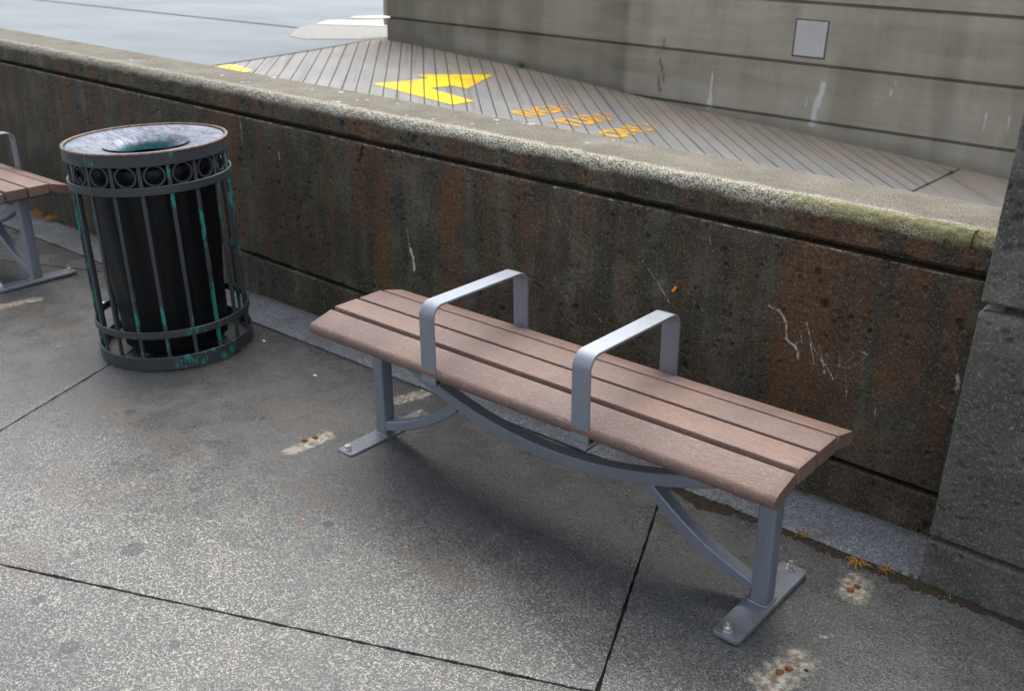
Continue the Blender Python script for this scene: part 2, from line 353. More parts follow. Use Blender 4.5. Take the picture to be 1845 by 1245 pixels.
# ---- concrete paving slabs, laid at 22.8 degrees to the wall
TD = Vector((.9219, .3875)); ND = Vector((-.3875, .9219))
def pav_masks(x, y):
    px = x; py = y
    lite = sm(-.55, -1.5, py + .28 * (px + 1.6) * 0) * 1.0
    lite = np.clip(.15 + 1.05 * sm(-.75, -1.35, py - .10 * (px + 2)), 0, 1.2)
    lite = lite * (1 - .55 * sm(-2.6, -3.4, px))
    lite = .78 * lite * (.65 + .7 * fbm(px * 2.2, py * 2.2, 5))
    u = fbm(px * 3, py * 3, 9)
    # the bench's shadow painted into the paving, as darker patches under and before it
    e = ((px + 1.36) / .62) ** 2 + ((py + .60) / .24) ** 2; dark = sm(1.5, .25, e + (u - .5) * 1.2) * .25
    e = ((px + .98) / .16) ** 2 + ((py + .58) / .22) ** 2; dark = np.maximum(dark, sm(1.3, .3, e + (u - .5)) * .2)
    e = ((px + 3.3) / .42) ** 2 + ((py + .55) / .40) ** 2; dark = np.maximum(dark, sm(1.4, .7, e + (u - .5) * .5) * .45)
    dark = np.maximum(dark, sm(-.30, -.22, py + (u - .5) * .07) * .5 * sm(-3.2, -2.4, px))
    brown = np.zeros_like(px)
    for cx, cy, rx, ry, a in [(-2.98, -1.02, .22, .07, .55), (-2.6, -1.02, .14, .06, .5), (-2.42, -1.22, .12, .05, .45), (-2.62, -1.35, .3, .08, .4), (-2.0, -.93, .2, .06, .35), (-3.9, -.75, .5, .07, .4), (-2.45, -.62, .25, .1, .4), (-1.5, -.95, .15, .05, .5), (-2.35, -1.62, .12, .06, .5)]:
        e = ((px - cx) / rx) ** 2 + ((py - cy) / ry) ** 2; brown = np.maximum(brown, a * sm(1.3, .3, e + (u - .5) * .9))
    pale = np.zeros_like(px)
    def patch(p, q, w, a=1.0):
        nonlocal pale
        pale = np.maximum(pale, a * sm(w * 1.7, w * .1, seg_d(px + (u - .5) * .03, py, p, q)))
    patch((-2.275, -.80), (-2.262, -.665), .030); patch((-2.268, -.345), (-2.243, -.235), .034); patch((-.632, -.362), (-.640, -.325), .050, .8); patch((-.645, -.78), (-.632, -.68), .055, .8)
    patch((-4.235, -.86), (-4.20, -.66), .032); patch((-.640, -.60), (-.605, -.545), .006, .8)
    gum = np.zeros_like(px)
    for cx, cy, r in [(-1.923, -1.712, .022), (-2.165, -1.41, .030), (-2.147, -1.669, .018), (-1.86, -1.0, .017), (-2.30, -1.13, .015), (-2.62, -1.20, .016), (-1.75, -1.55, .013), (-2.9, -.98, .02), (-1.55, -1.32, .012), (-2.52, -.72, .012)]:
        gum = np.maximum(gum, sm(r * 1.35, r * .7, np.hypot((px - cx), (py - cy) * 1.0)))
    return dict(lite=lite, brown=brown, pale=pale, gum=gum, dark=dark)
def slab(t0, t1, n0, n1, res, parent):
    g = .0042; t0 += g; t1 -= g; n0 += g; n1 -= g
    nt, nn = int((t1 - t0) / res) + 1, int((n1 - n0) / res) + 1
    T, Nn = np.meshgrid(np.linspace(t0, t1, nt), np.linspace(n0, n1, nn), indexing='ij')
    x = T * TD.x + Nn * ND.x; y = T * TD.y + Nn * ND.y
    if y.min() > -WD: return None
    # ragged arrises
    jx = (fbm(x * 30, y * 30, 21) - .5) * .007; ed_t = np.zeros_like(T); ed_t[0] = 1; ed_t[-1] = -1; ed_n = np.zeros_like(T); ed_n[:, 0] = 1; ed_n[:, -1] = -1
    x += jx * (ed_t * TD.x + ed_n * ND.x); y += jx * (ed_t * TD.y + ed_n * ND.y)
    z = gz(x, y) + (fbm(x * 4, y * 4, 3) - .5) * .002; rim = (np.abs(ed_t) + np.abs(ed_n)) > 0; z[rim] -= .0022
    me = np_mesh('slab', np.stack([x, y, z], -1).reshape(-1, 3), grid_faces(nt, nn, flip=True))
    bm = bmesh.new(); bm.from_mesh(me)
    if y.max() > -WD:
        bmesh.ops.bisect_plane(bm, geom=bm.verts[:] + bm.edges[:] + bm.faces[:], plane_co=(0, -WD - .006, 0), plane_no=(0, 1, 0), clear_outer=True)
        for v in bm.verts:
            if v.co.y > -WD - .0062:
                w = .5 + .5 * float(sm(-1.9, -1.2, v.co.x)); v.co.y -= float(max(0, fbm(v.co.x * 22, 3.3, 17) - .42)) * .075 * w * float(sm(-2.0, -1.3, v.co.x)); v.co.z -= .002
    if not bm.faces: bm.free(); return None
    be = [e for e in bm.edges if e.is_boundary]
    r = bmesh.ops.extrude_edge_only(bm, edges=be)
    for v in r['geom']:
        if isinstance(v, bmesh.types.BMVert): v.co.z -= .05
    bm.normal_update(); me2 = bpy.data.meshes.new('slab'); bm.to_mesh(me2); bm.free()
    for p in me2.polygons: p.use_smooth = True
    me2.set_sharp_from_angle(angle=math.radians(50))
    co = np.empty(len(me2.vertices) * 3, np.float32); me2.vertices.foreach_get('co', co); co = co.reshape(-1, 3)
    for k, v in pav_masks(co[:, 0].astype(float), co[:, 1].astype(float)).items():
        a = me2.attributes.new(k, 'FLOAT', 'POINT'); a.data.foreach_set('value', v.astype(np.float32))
    bpy.data.meshes.remove(me)
    return link('paving_slab', me2, PAVE, parent)
pav = empty('pavement'); tag(pav, kind='structure')
for i in range(-4, 3):
    for j in range(-3, 3):
        t0 = -1.252 + 2.125 * i; n0 = -.615 + 2.04 * j
        cx = (t0 + 1.06) * TD.x + (n0 + 1.02) * ND.x; cy = (t0 + 1.06) * TD.y + (n0 + 1.02) * ND.y
        near = (-4.6 < cx < 0.9) and (-3.0 < cy < 1.2)
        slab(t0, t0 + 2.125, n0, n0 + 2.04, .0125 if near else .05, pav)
# ---- granite strip
js = [-9.5, -7.515, -5.53, -3.545, -1.56, PILX - .002]
for k in range(len(js) - 1):
    x0, x1 = js[k] + .003, js[k + 1] - .003; nx, ny = int((x1 - x0) / .02) + 1, 14
    X, Y = np.meshgrid(np.linspace(x0, x1, nx), np.linspace(-WD + .003, -.002, ny), indexing='ij')
    Y = Y + (fbm(X * 18, Y * 18, 4) - .5) * .006 * (np.abs(Y + WD / 2) > WD / 2 - .006)
    Z = gz(X, Y) + .003 + (fbm(X * 10, Y * 10, 6) - .5) * .0015
    Zr = Z.copy(); Zr[0] -= .003; Zr[-1] -= .003; Zr[:, 0] -= .003
    dk = np.maximum(sm(-.045, -.0, Y + (fbm(X * 9, Y * 9, 8) - .5) * .05), sm(.0, .9, fbm(X * 5, Y * 5, 2) - .45) * .5)
    me = np_mesh('kerb_stone', np.stack([X, Y, Zr], -1).reshape(-1, 3), grid_faces(nx, ny, flip=True))
    bm = bmesh.new(); bm.from_mesh(me); be = [e for e in bm.edges if e.is_boundary]; r = bmesh.ops.extrude_edge_only(bm, edges=be)
    for v in r['geom']:
        if isinstance(v, bmesh.types.BMVert): v.co.z -= .05
    me2 = bpy.data.meshes.new('kerb_stone'); bm.normal_update(); bm.to_mesh(me2); bm.free(); bpy.data.meshes.remove(me)
    for p in me2.polygons: p.use_smooth = True
    me2.set_sharp_from_angle(angle=math.radians(50))
    at = me2.attributes.new('dark', 'FLOAT', 'POINT'); vals = np.zeros(len(me2.vertices), np.float32); vals[:nx * ny] = dk.ravel(); at.data.foreach_set('value', vals)
    link('granite_stone', me2, GRAN, pav)

# ---- street level behind the wall
RX = [-30, -9, -7.964, -6.267, -4.308, -1.706, 0.5, 3.0, 40]; RZ = [.337, .337, .337, .251, .102, -.058, -.19, -.30, -.30]
def rz(x): return float(np.interp(x, RX, RZ))
def rzn(x): return np.interp(x, RX, RZ)
TE = [(-7.05, .30), (-7.56, 2.95), (-7.73, 3.72), (-7.86, 4.25), (-8.02, 4.80), (-8.06, FY + .3)]     # the ramp's top edge
st = bmesh.new()
pts = [(-70, .30, .337)] + [(x - .55, y, .337) for x, y in TE] + [(-8.61, 70, .337), (-70, 70, .337)]
bmesh.ops.triangulate(st, faces=[st.faces.new([st.verts.new(p) for p in pts])])
for a, b in zip(TE[:-1], TE[1:]): st.faces.new([st.verts.new(p) for p in [(a[0] - .55, a[1], .337), (a[0] - .004, a[1], rz(a[0])), (b[0] - .004, b[1], rz(b[0])), (b[0] - .55, b[1], .337)]])
st.faces.new([st.verts.new(p) for p in [(-8.61, FY + .3, .337), (-8.064, FY + .3, .337), (-8.064, 70, .337), (-8.61, 70, .337)]])
link('street', bm_mesh('street', st), STREET)['kind'] = 'structure'
plane_obj('terrain', [(-7.9, FY + .45, .30), (70, FY + .45, .30), (70, 70, .30), (-7.9, 70, .30)], STREET)
# far end fixed steel edge of the ramp
bm = bmesh.new()
for a, b in zip(TE[:-1], TE[1:]):
    f = [bm.verts.new(p) for p in [(a[0] - .010, a[1], rz(a[0]) + .003), (a[0] + .016, a[1], rz(a[0]) + .003), (b[0] + .016, b[1], rz(b[0]) + .003), (b[0] - .010, b[1], rz(b[0]) + .003)]]; bm.faces.new(f)
link('street_edge_strip', bm_mesh('e', bm), SEAMM)['kind'] = 'structure'
def sheet(name, poly, mat, dz, label=None, cat=None, kind=None, zf=None):
    bm = bmesh.new(); f = bm.faces.new([bm.verts.new((x, y, 0)) for x, y in poly]); bmesh.ops.triangulate(bm, faces=[f])
    for v in bm.verts: v.co.z = (zf(v.co.x) if zf else .337) + dz
    bmesh.ops.recalc_face_normals(bm, faces=bm.faces)
    if sum(f.normal.z for f in bm.faces) < 0: bmesh.ops.reverse_faces(bm, faces=bm.faces)
    me = bpy.data.meshes.new(name); bm.to_mesh(me); bm.free(); o = link(name, me, mat); tag(o, label, cat, kind=kind); return o
sheet('pavement_corner', [(-9.43, 5.02), (-8.75, 4.35), (-8.45, 4.32), (-8.12, 4.75), (-8.09, 7.5), (-9.62, 7.5), (-9.62, 5.35)], BEIGE, .004, kind='structure')
sheet('crosswalk_stripe', [(-9.60, 5.40), (-9.92, 5.86), (-9.60, 6.55), (-9.4, 7.4), (-8.7, 7.4), (-9.0, 5.9)], WHITEP, .009, 'near pale crosswalk stripe behind the left end of the far concrete wall', 'road marking')
sheet('crosswalk_stripe', [(-9.98, 6.25), (-10.15, 6.5), (-9.95, 7.4), (-9.55, 7.4), (-9.76, 6.55)], WHITEP, .009, 'thin farther crosswalk stripe partly hidden by the end of the far concrete wall', 'road marking')
sheet('road_seam', [(-14.6, 4.40), (-14.6, 4.47), (-9.43, 5.04), (-9.43, 4.97)], SEAMM, .004, 'dark straight seam running across the pale street at the top left', 'road seam')

# ---- ribbed ramp
def cut_z(bm, xs, lines, w, drop_fn):
    for x in xs:
        bmesh.ops.bisect_plane(bm, geom=bm.verts[:] + bm.edges[:] + bm.faces[:], plane_co=(x, 0, 0), plane_no=(1, 0, 0))
    for c in lines:
        for s in (-w / 2, w / 2):
            bmesh.ops.bisect_plane(bm, geom=bm.verts[:] + bm.edges[:] + bm.faces[:], plane_co=(c + s, 0, 0), plane_no=(1, 1, 0))
    kill = []
    for f in bm.faces:
        c = f.calc_center_median(); v = c.x + c.y
        if any(abs(v - q) < w / 2 for q in lines) and drop_fn(c): kill.append(f)
    bmesh.ops.delete(bm, geom=kill, context='FACES')
GL = [-3.2 + .15275 * k for k in range(-28, 44)]; GW = .013
XS = [-7.5, -6.9, -6.267, -5.6, -5.0, -4.308, -3.6, -3.0, -2.4, -1.706, -1.0, -.3]
rib = lambda c: c.x < -2.075
bm = bmesh.new()
f = bm.faces.new([bm.verts.new((x, y, 0)) for x, y in [(x + .010, y) for x, y in TE[:-1]] + [(-8.02, FY), (-2.066, FY), (-2.066, .30)]]); bmesh.ops.triangulate(bm, faces=[f])
cut_z(bm, XS, GL, GW, rib)
f = bm.faces.new([bm.verts.new((x, y, 0)) for x, y in [(-2.046, .30), (-2.046, FY), (3, FY), (3, .30)]])
bmesh.ops.bisect_plane(bm, geom=bm.verts[:] + bm.edges[:] + bm.faces[:], plane_co=(-1.706, 0, 0), plane_no=(1, 0, 0)); bmesh.ops.bisect_plane(bm, geom=bm.verts[:] + bm.edges[:] + bm.faces[:], plane_co=(.5, 0, 0), plane_no=(1, 0, 0))
for v in bm.verts: v.co.z = rz(v.co.x)
bmesh.ops.recalc_face_normals(bm, faces=bm.faces)
for f in bm.faces:
    if f.normal.z < 0: f.normal_flip()
be = [e for e in bm.edges if e.is_boundary]; r = bmesh.ops.extrude_edge_only(bm, edges=be)
for v in r['geom']:
    if isinstance(v, bmesh.types.BMVert): v.co.z -= .03
me = bpy.data.meshes.new('ramp'); bm.to_mesh(me); bm.free(); link('ramp', me, RAMP)['kind'] = 'structure'
bm = bmesh.new()
bz = lambda x: rz(x) - (.06 if x < -8.2 else .014)
for a, b in zip([-8.3] + XS + [3], XS + [3, 40]):
    bm.faces.new([bm.verts.new((a, .3, bz(a))), bm.verts.new((b, .3, bz(b))), bm.verts.new((b, FY, bz(b))), bm.verts.new((a, FY, bz(a)))])
link('ramp_groove_bed', bm_mesh('b', bm), flat_mat('groove_grime', (.095, .088, .078), (.055, .05, .045), .9, 12))['kind'] = 'structure'
def marking(name, bm, mat, label, cat):
    cut_z(bm, XS, GL, GW + .002, lambda c: True)
    for v in bm.verts: v.co.z = rz(v.co.x) + .004
    for f in bm.faces:
        f.normal_update()
        if f.normal.z < 0: f.normal_flip()
    me = bpy.data.meshes.new(name); bm.to_mesh(me); bm.free(); o = link(name, me, mat); tag(o, label, cat); return o
def poly_bm(poly):
    bm = bmesh.new(); f = bm.faces.new([bm.verts.new((x, y, 0)) for x, y in poly]); bmesh.ops.triangulate(bm, faces=[f]); return bm
marking('painted_arrow', poly_bm([(-5.359, 3.484), (-5.358, 3.222), (-6.215, 3.185), (-6.153, 3.773), (-6.329, 3.806), (-6.016, 4.467), (-5.709, 3.768), (-5.856, 3.761), (-5.876, 3.5)]), YELLOW, 'bright yellow bent arrow painted on the ribbed ramp', 'road marking')
marking('painted_arrow', poly_bm([(-7.447, 2.2), (-7.445, 2.717), (-7.361, 2.711), (-7.131, 2.686), (-7.0, 2.2)]), YELLOW, 'corner of a second yellow marking at the ramp top, mostly hidden by the coping', 'road marking')
def text_bm(txt, wid, hei):
    cu = bpy.data.curves.new('t', 'FONT'); cu.body = txt; cu.size = 1; cu.offset = .04; cu.resolution_u = 4; cu.space_character = 1.05
    ob = bpy.data.objects.new('t', cu); COL.objects.link(ob); dg = bpy.context.evaluated_depsgraph_get(); me = bpy.data.meshes.new_from_object(ob.evaluated_get(dg))
    bpy.data.objects.remove(ob); bpy.data.curves.remove(cu)
    bm = bmesh.new(); bm.from_mesh(me); bpy.data.meshes.remove(me)
    xs = [v.co.x for v in bm.verts]; ys = [v.co.y for v in bm.verts]
    for v in bm.verts: v.co.x = (v.co.x - min(xs)) / (max(xs) - min(xs)) * wid; v.co.y = (v.co.y - min(ys)) / (max(ys) - min(ys)) * hei; v.co.z = 0
    return bm
for txt, xb, xt, y0, y1 in (('RIGHT', -4.765, -4.985, 3.455, 4.22), ('TURN', -4.385, -4.62, 3.50, 4.16), ('ONLY', -4.00, -4.225, 3.515, 4.18)):
    bm = text_bm(txt, y1 - y0, xb - xt)
    for v in bm.verts: X, Y = v.co.x, v.co.y; v.co.x = xb - Y; v.co.y = y0 + X
    marking('painted_word', bm, ORANGE, 'worn orange word %s painted on the ramp' % txt, 'road marking')

# ================================================================== NEAR WALL
fw = empty('low_wall', Matrix.Translation((-3, 0, 0))); tag(fw, 'long low dark stained concrete wall with a pale coping behind the benches', 'wall')
def lin(a, b, n): return list(np.linspace(a, b, n))
def wall_masks(X, Z, s_top, s_edge):
    """X along the wall, Z height; masks for the face"""
    n1 = fbm(X * 3, Z * 1.2, 31); n2 = fbm(X * 9, Z * 2.2, 33); n3 = fbm(X * 16, Z * 16, 35)
    rust = np.zeros_like(X)
    for cx, w, a, z0, z1 in [(-5.0, .10, .5, 0, .8), (-4.72, .06, .8, 0, .8), (-4.45, .05, .6, 0, .8), (-3.66, .10, 1.0, .08, .8), (-3.42, .035, .9, .1, .8), (-3.28, .02, .7, .1, .6), (-3.0, .05, .5, .1, .8), (-2.80, .10, .6, .35, .8), (-2.70, .06, .85, .1, .55), (-2.33, .06, .8, .1, .7), (-2.16, .03, .5, .1, .7), (-2.02, .035, .7, .3, .8), (-1.78, .05, .4, .1, .7), (-1.60, .06, .4, .3, .8),
                            (-1.40, .05, .45, .1, .8), (-1.19, .04, .4, .1, .8), (-1.00, .10, 1.0, .1, .8), (-.87, .05, .6, .1, .8), (-.74, .07, .8, .3, .8), (-.62, .04, .5, .1, .8)]:
        rust = np.maximum(rust, a * np.exp(-((X - cx + (n2 - .5) * .07) / w) ** 2) * sm(z0 - .05, z0 + .1, Z))
    rust = np.clip(sm(.12, .62, rust * (.35 + n1 * .7 + n3 * .5)) * (.45 + .75 * n2), 0, 1)
    white = np.zeros_like(X)
    jit = (n3 - .5) * .014; n4 = fbm(X * 60, Z * 60, 37)
    def line(ps, w, a=1.0):
        nonlocal white
        for p, q in zip(ps[:-1], ps[1:]): white = np.maximum(white, a * .85 * (.62 + .7 * n4) * sm(w * 1.5, w * .4, seg_d(X + jit, Z + jit, p, q)))
    line([(-2.556, .44), (-2.552, .385), (-2.545, .36)], .004, .7); line([(-2.545, .36), (-2.535, .315), (-2.528, .285)], .008, 1.0); line([(-2.53, .27), (-2.511, .19)], .003, .5)
    line([(-1.117, .513), (-1.085, .505), (-1.058, .475), (-1.052, .43)], .004, .75); line([(-1.055, .428), (-1.03, .415), (-1.016, .40), (-1.011, .375)], .005, .85); line([(-1.03, .412), (-1.018, .43)], .004, .7)
    line([(-1.02, .505), (-1.01, .482)], .003, .6); line([(-.998, .495), (-.975, .43), (-.962, .381)], .0035, .75); line([(-1.012, .455), (-1.005, .43)], .0035, .7)
    line([(-.968, .431), (-.95, .41), (-.93, .39), (-.904, .357)], .003, .75); line([(-.95, .435), (-.935, .40), (-.93, .36)], .003, .7); line([(-.93, .39), (-.90, .40), (-.87, .395), (-.842, .415), (-.825, .447), (-.86, .455)], .003, .6)
    line([(-.89, .43), (-.888, .385), (-.895, .36)], .003, .6); line([(-.873, .40), (-.86, .345), (-.857, .31)], .003, .6); line([(-.92, .34), (-.89, .36)], .003, .55)
    line([(-1.494, .574), (-1.49, .53), (-1.485, .488)], .003, .55); line([(-1.558, .556), (-1.51, .515), (-1.47, .47), (-1.437, .438)], .0035, .65)
    line([(-1.935, .64), (-1.945, .58), (-1.95, .50), (-1.965, .46), (-1.967, .35)], .003, .5); line([(-1.925, .62), (-1.915, .57)], .003, .5); line([(-1.82, .565), (-1.84, .53), (-1.87, .49)], .004, .45)
    line([(-.645, .569), (-.62, .545), (-.601, .51), (-.592, .46)], .004, .55); line([(-.590, .462), (-.584, .44), (-.588, .425)], .007, .8)
    line([(-3.55, .72), (-3.54, .60)], .004, .7); line([(-3.30, .60), (-3.295, .57)], .004, .9); line([(-2.85, .62), (-2.83, .56)], .003, .5); line([(-.99, .22), (-.985, .18)], .008, .8)
    line([(-3.1, .52), (-3.09, .42)], .003, .4); line([(-2.33, .42), (-2.36, .30)], .004, .35); line([(-.745, .50), (-.72, .40), (-.71, .33)], .004, .35); line([(-1.28, .32), (-1.27, .2)], .004, .35)
    r2 = np.random.default_rng(21)
    for _ in range(55):
        x_, z_ = r2.uniform(-4.2, -.56), r2.uniform(.14, .68); a_ = r2.normal() * .5 + (1.57 if r2.random() < .7 else .6); L_ = r2.uniform(.01, .07)
        i0, i1 = np.searchsorted(X[:, 0], [x_ - .1, x_ + .1]); dd = seg_d(X[i0:i1] + jit[i0:i1], Z[i0:i1] + jit[i0:i1], (x_, z_), (x_ + L_ * math.cos(a_), z_ - L_ * math.sin(a_)))
        white[i0:i1] = np.maximum(white[i0:i1], r2.uniform(.34, .6) * (.5 + .9 * n4[i0:i1]) * sm(.0045, .001, dd))
    stain = sm(.50, .66, fbm(X * 2.6, Z * 3.4, 39)); rust = np.clip(np.maximum(rust, .32 * stain * (.4 + n3)), 0, 1)
    drip = sm(.60, .74, vn(X * 38, Z * .9, 43)) * sm(.25, .70, Z + (vn(X * 20, 0 * Z, 44) - .5) * .5); rust = np.clip(rust + drip * .35, 0, 1)
    wash_and_lip_glint = sm(.5, .75, n1) * .35 + .55 * np.exp(-(((X + 1.83) / .17) ** 2 + ((Z - .40) / .13) ** 2)) + .4 * np.exp(-(((X + 2.62) / .10) ** 2 + ((Z - .52) / .1) ** 2)) + .25 * np.exp(-(((X + 1.6) / .3) ** 2 + ((Z - .3) / .12) ** 2)) + .35 * sm(.70, .735, Z)
    wash_and_lip_glint = wash_and_lip_glint + .35 * sm(.12, .02, Z) + .9 * sm(.012, .0, np.abs(Z - H2L + .004)) * n3 * 1.3 + .5 * sm(.010, .0, np.abs(Z - H1L + .002))  # last two terms paint light catching the groove chamfers
    moss = (.42 * sm(-1.6, -.7, X) + .34) * sm(.74, .82, Z) * (1 - s_top * .75) * (.4 + n2) + .35 * sm(-2.2, -1, X) * sm(.79, .835, Z) * (1 - s_top) * n2
    moss = moss + .35 * sm(-1.0, -.55, X) * sm(.1, .0, Z)
    return dict(rust=rust, white=white, wash_and_lip_glint=np.clip(wash_and_lip_glint, 0, 1), moss=np.clip(moss, 0, 1))
def near_wall():
    xs = np.concatenate([np.arange(-9.5, -5.8, .06), np.arange(-5.8, -3.6, .009), np.arange(-3.6, PILX + .03, .0042)])
    rows = []      # (y, z, follow ground 0..1, tag)
    for z in lin(-.26, 0, 4)[:-1]: rows.append((0, z, 1, 'f'))
    for z in lin(0.0, H1L, 20): rows.append((0, z, 2, 'f'))
    rows += [(.004, H1L + .0030, 0, 'g'), (.020, H1L + .004, 0, 'g'), (.045, H1L + .004, 0, 'g'), (.045, H1U - .001, 0, 'g'), (.020, H1U + .0005, 0, 'g')]
    for z in lin(H1U, H2L, 138): rows.append((0, z, 0, 'f'))
    rows += [(.004, H2L + .0030, 0, 'g'), (.014, H2L + .003, 0, 'g'), (.035, H2L + .001, 0, 'g'), (.060, H2L + .001, 0, 'g'), (.060, H2U - .001, 0, 'g'), (.030, H2U + .001, 0, 'g')]
    for z in lin(H2U, .793, 15): rows.append((0, z, 0, 'f'))
    for a in lin(0, 90, 12)[1:]:
        a = math.radians(a); rows.append((.036 * (1 - math.cos(a)), .793 + (CAPZ - .793) * math.sin(a), 0, 'e'))
    for y in lin(.036, CAPY - .008, 34)[1:]: rows.append((y, CAPZ, 0, 't'))
    rows += [(CAPY - .002, CAPZ - .003, 0, 't'), (CAPY, CAPZ - .010, 0, 't'), (CAPY, -.4, 0, 'b')]
    nr = len(rows); nx = len(xs)
    Y = np.array([r[0] for r in rows])[None, :].repeat(nx, 0).astype(float); Z = np.array([r[1] for r in rows])[None, :].repeat(nx, 0).astype(float)
    X = xs[:, None].repeat(nr, 1)
    fg = np.array([r[2] for r in rows]); tg = np.array([r[3] for r in rows])
    g0 = gz(xs, 0) - .004
    for j in range(nr):
        if fg[j] == 1: Z[:, j] = g0 + rows[j][1] * .3
        elif fg[j] == 2: Z[:, j] = g0 + (H1L - g0) * (rows[j][1] / H1L)
    face = (tg == 'f')[None, :]; top = (tg == 't')[None, :] * np.ones_like(X); edge = (tg == 'e')[None, :] * np.ones_like(X)
    # wavy chipped arrises either side of the grooves
    for zz, amp in ((H2L, .010), (H1L, .005), (H2U, .004), (H1U, .003)):
        ch = np.clip(fbm(xs * 14, xs * 0 + zz * 9, 41, 5) - .46, 0, 1) * amp * 2.6
        sgn = -1 if zz in (H2L, H1L) else 1
        k = np.exp(-np.abs(Z - zz) / .0035) * face; Y += k * ch[:, None] * .7; Z += k * sgn * ch[:, None] * 1.2
    rough = (fbm(X * 45, Z * 45 + Y * 45, 51) - .5)
    nse = (fbm(X * 6, Z * 6, 52) - .5)
    Y += np.where(tg[None, :] == 'f', rough * .0022 + nse * .004, 0)
    Z += np.where(tg[None, :] == 't', rough * .0025, 0); Y -= np.where(tg[None, :] == 'e', rough * .006, 0); Z += np.where(tg[None, :] == 'e', rough * .006, 0)
    # blow holes cast into the face
    rr = np.random.default_rng(5); pits = []
    for _ in range(1500):
        pits.append((rr.uniform(-5.3, PILX), rr.uniform(.135, .70), .0022 + .0042 * rr.random() ** 4))
    for cx, cz in [(-2.62, .50), (-1.9, .28), (-1.25, .40), (-2.5, .36), (-3.2, .33), (-.9, .55), (-1.1, .62), (-3.0, .15)]:
        for _ in range(26): pits.append((cx + rr.normal() * .09, cz + rr.normal() * .06, .0026 + .0035 * rr.random() ** 2))
    for _ in range(260): pits.append((rr.uniform(-5, PILX), rr.uniform(-.01, .095), .003 + .003 * rr.random() ** 3))
    for _ in range(200): pits.append((rr.uniform(-5, PILX), rr.uniform(.745, .79), .003 + .003 * rr.random() ** 3))
    pits += [(-.958, .558, .0095), (-1.269, .637, .008), (-.88, .535, .007), (-.99, .64, .008), (-.61, .60, .008), (-1.66, .66, .007), (-1.62, .55, .007), (-1.36, .25, .009), (-1.39, .24, .007), (-2.9, .77, .009), (-2.52, .77, .010), (-3.7, .32, .008), (-2.2, .27, .009), (-2.75, .16, .008), (-1.78, .33, .009)]
    zf = Z.copy(); zf[:, ~(tg == 'f')] = 99
    for cx, cz, r in pits:
        i0, i1 = np.searchsorted(xs, [cx - r * 1.6, cx + r * 1.6])
        if i1 <= i0: continue
        sl = zf[i0:i1]; dd = np.sqrt(((X[i0:i1] - cx) / 1.0) ** 2 + ((sl - cz) / 1.15) ** 2) / r
        Y[i0:i1] += np.where(dd < 1.25, r * 1.5 * np.sqrt(np.clip(1 - (dd / 1.25) ** 2, 0, 1)), 0)
    # an old crack running down from the coping joint
    dcr = seg_d(X + (fbm(Z * 40, X * 3, 61) - .5) * .012, Z, (-2.792, .70), (-2.82, .635)); Y += np.where((dcr < .006) & (tg == 'f')[None, :], .012, 0)
    dcr = seg_d(X, Z, (-.618, .85), (-.62, .785)); Y += np.where((dcr < .0035) & ((tg == 'f') | (tg == 'e'))[None, :], .008, 0)
    A = wall_masks(X, Z, top, edge)
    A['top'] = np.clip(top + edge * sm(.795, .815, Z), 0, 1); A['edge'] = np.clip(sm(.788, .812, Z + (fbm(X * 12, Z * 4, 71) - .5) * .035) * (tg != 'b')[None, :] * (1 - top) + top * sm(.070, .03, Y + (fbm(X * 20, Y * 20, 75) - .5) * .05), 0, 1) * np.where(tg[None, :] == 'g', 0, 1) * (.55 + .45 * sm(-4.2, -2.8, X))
    # droppings on the coping
    w = A['white'] * (1 - top)
    for _ in range(46):
        cx = rr.uniform(-4.9, -.9) if rr.random() < .35 else rr.uniform(-4.3, -2.2); cy = rr.uniform(.15, .29) if rr.random() < .7 else rr.uniform(.05, .2); r = .003 + .009 * rr.random() ** 2
        i0, i1 = np.searchsorted(xs, [cx - .05, cx + .05]); dd = np.hypot((X[i0:i1] - cx) * .7, Y[i0:i1] - cy); w[i0:i1] = np.maximum(w[i0:i1], .8 * top[i0:i1] * sm(r * 1.5, r * .5, dd + (fbm(X[i0:i1] * 90, Y[i0:i1] * 90, 77) - .5) * r * 1.5))
    lip_glint = ((np.abs(Z - H2L - .001) < .0035) | (np.abs(Z - H1L - .001) < .0028)) & (Y < .012)  # lower groove chamfers, where a bright highlight is painted into the colour
    A['wash_and_lip_glint'] = np.clip(A['wash_and_lip_glint'] + lip_glint * (.5 + 1.2 * fbm(X * 30, Z * 3, 78)), 0, 2.0)
    w = np.maximum(w, lip_glint * .46 * (.5 + .5 * fbm(X * 60, Z * 3, 79)) * (.75 + .6 * (Z > .4)))  # the painted chamfer highlight goes into the white mask too
    A['white'] = w; A['rust'] = A['rust'] * (1 - .5 * edge)
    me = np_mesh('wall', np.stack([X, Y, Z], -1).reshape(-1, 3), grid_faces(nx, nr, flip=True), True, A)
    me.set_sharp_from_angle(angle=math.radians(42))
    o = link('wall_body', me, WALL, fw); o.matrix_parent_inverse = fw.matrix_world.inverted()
near_wall()

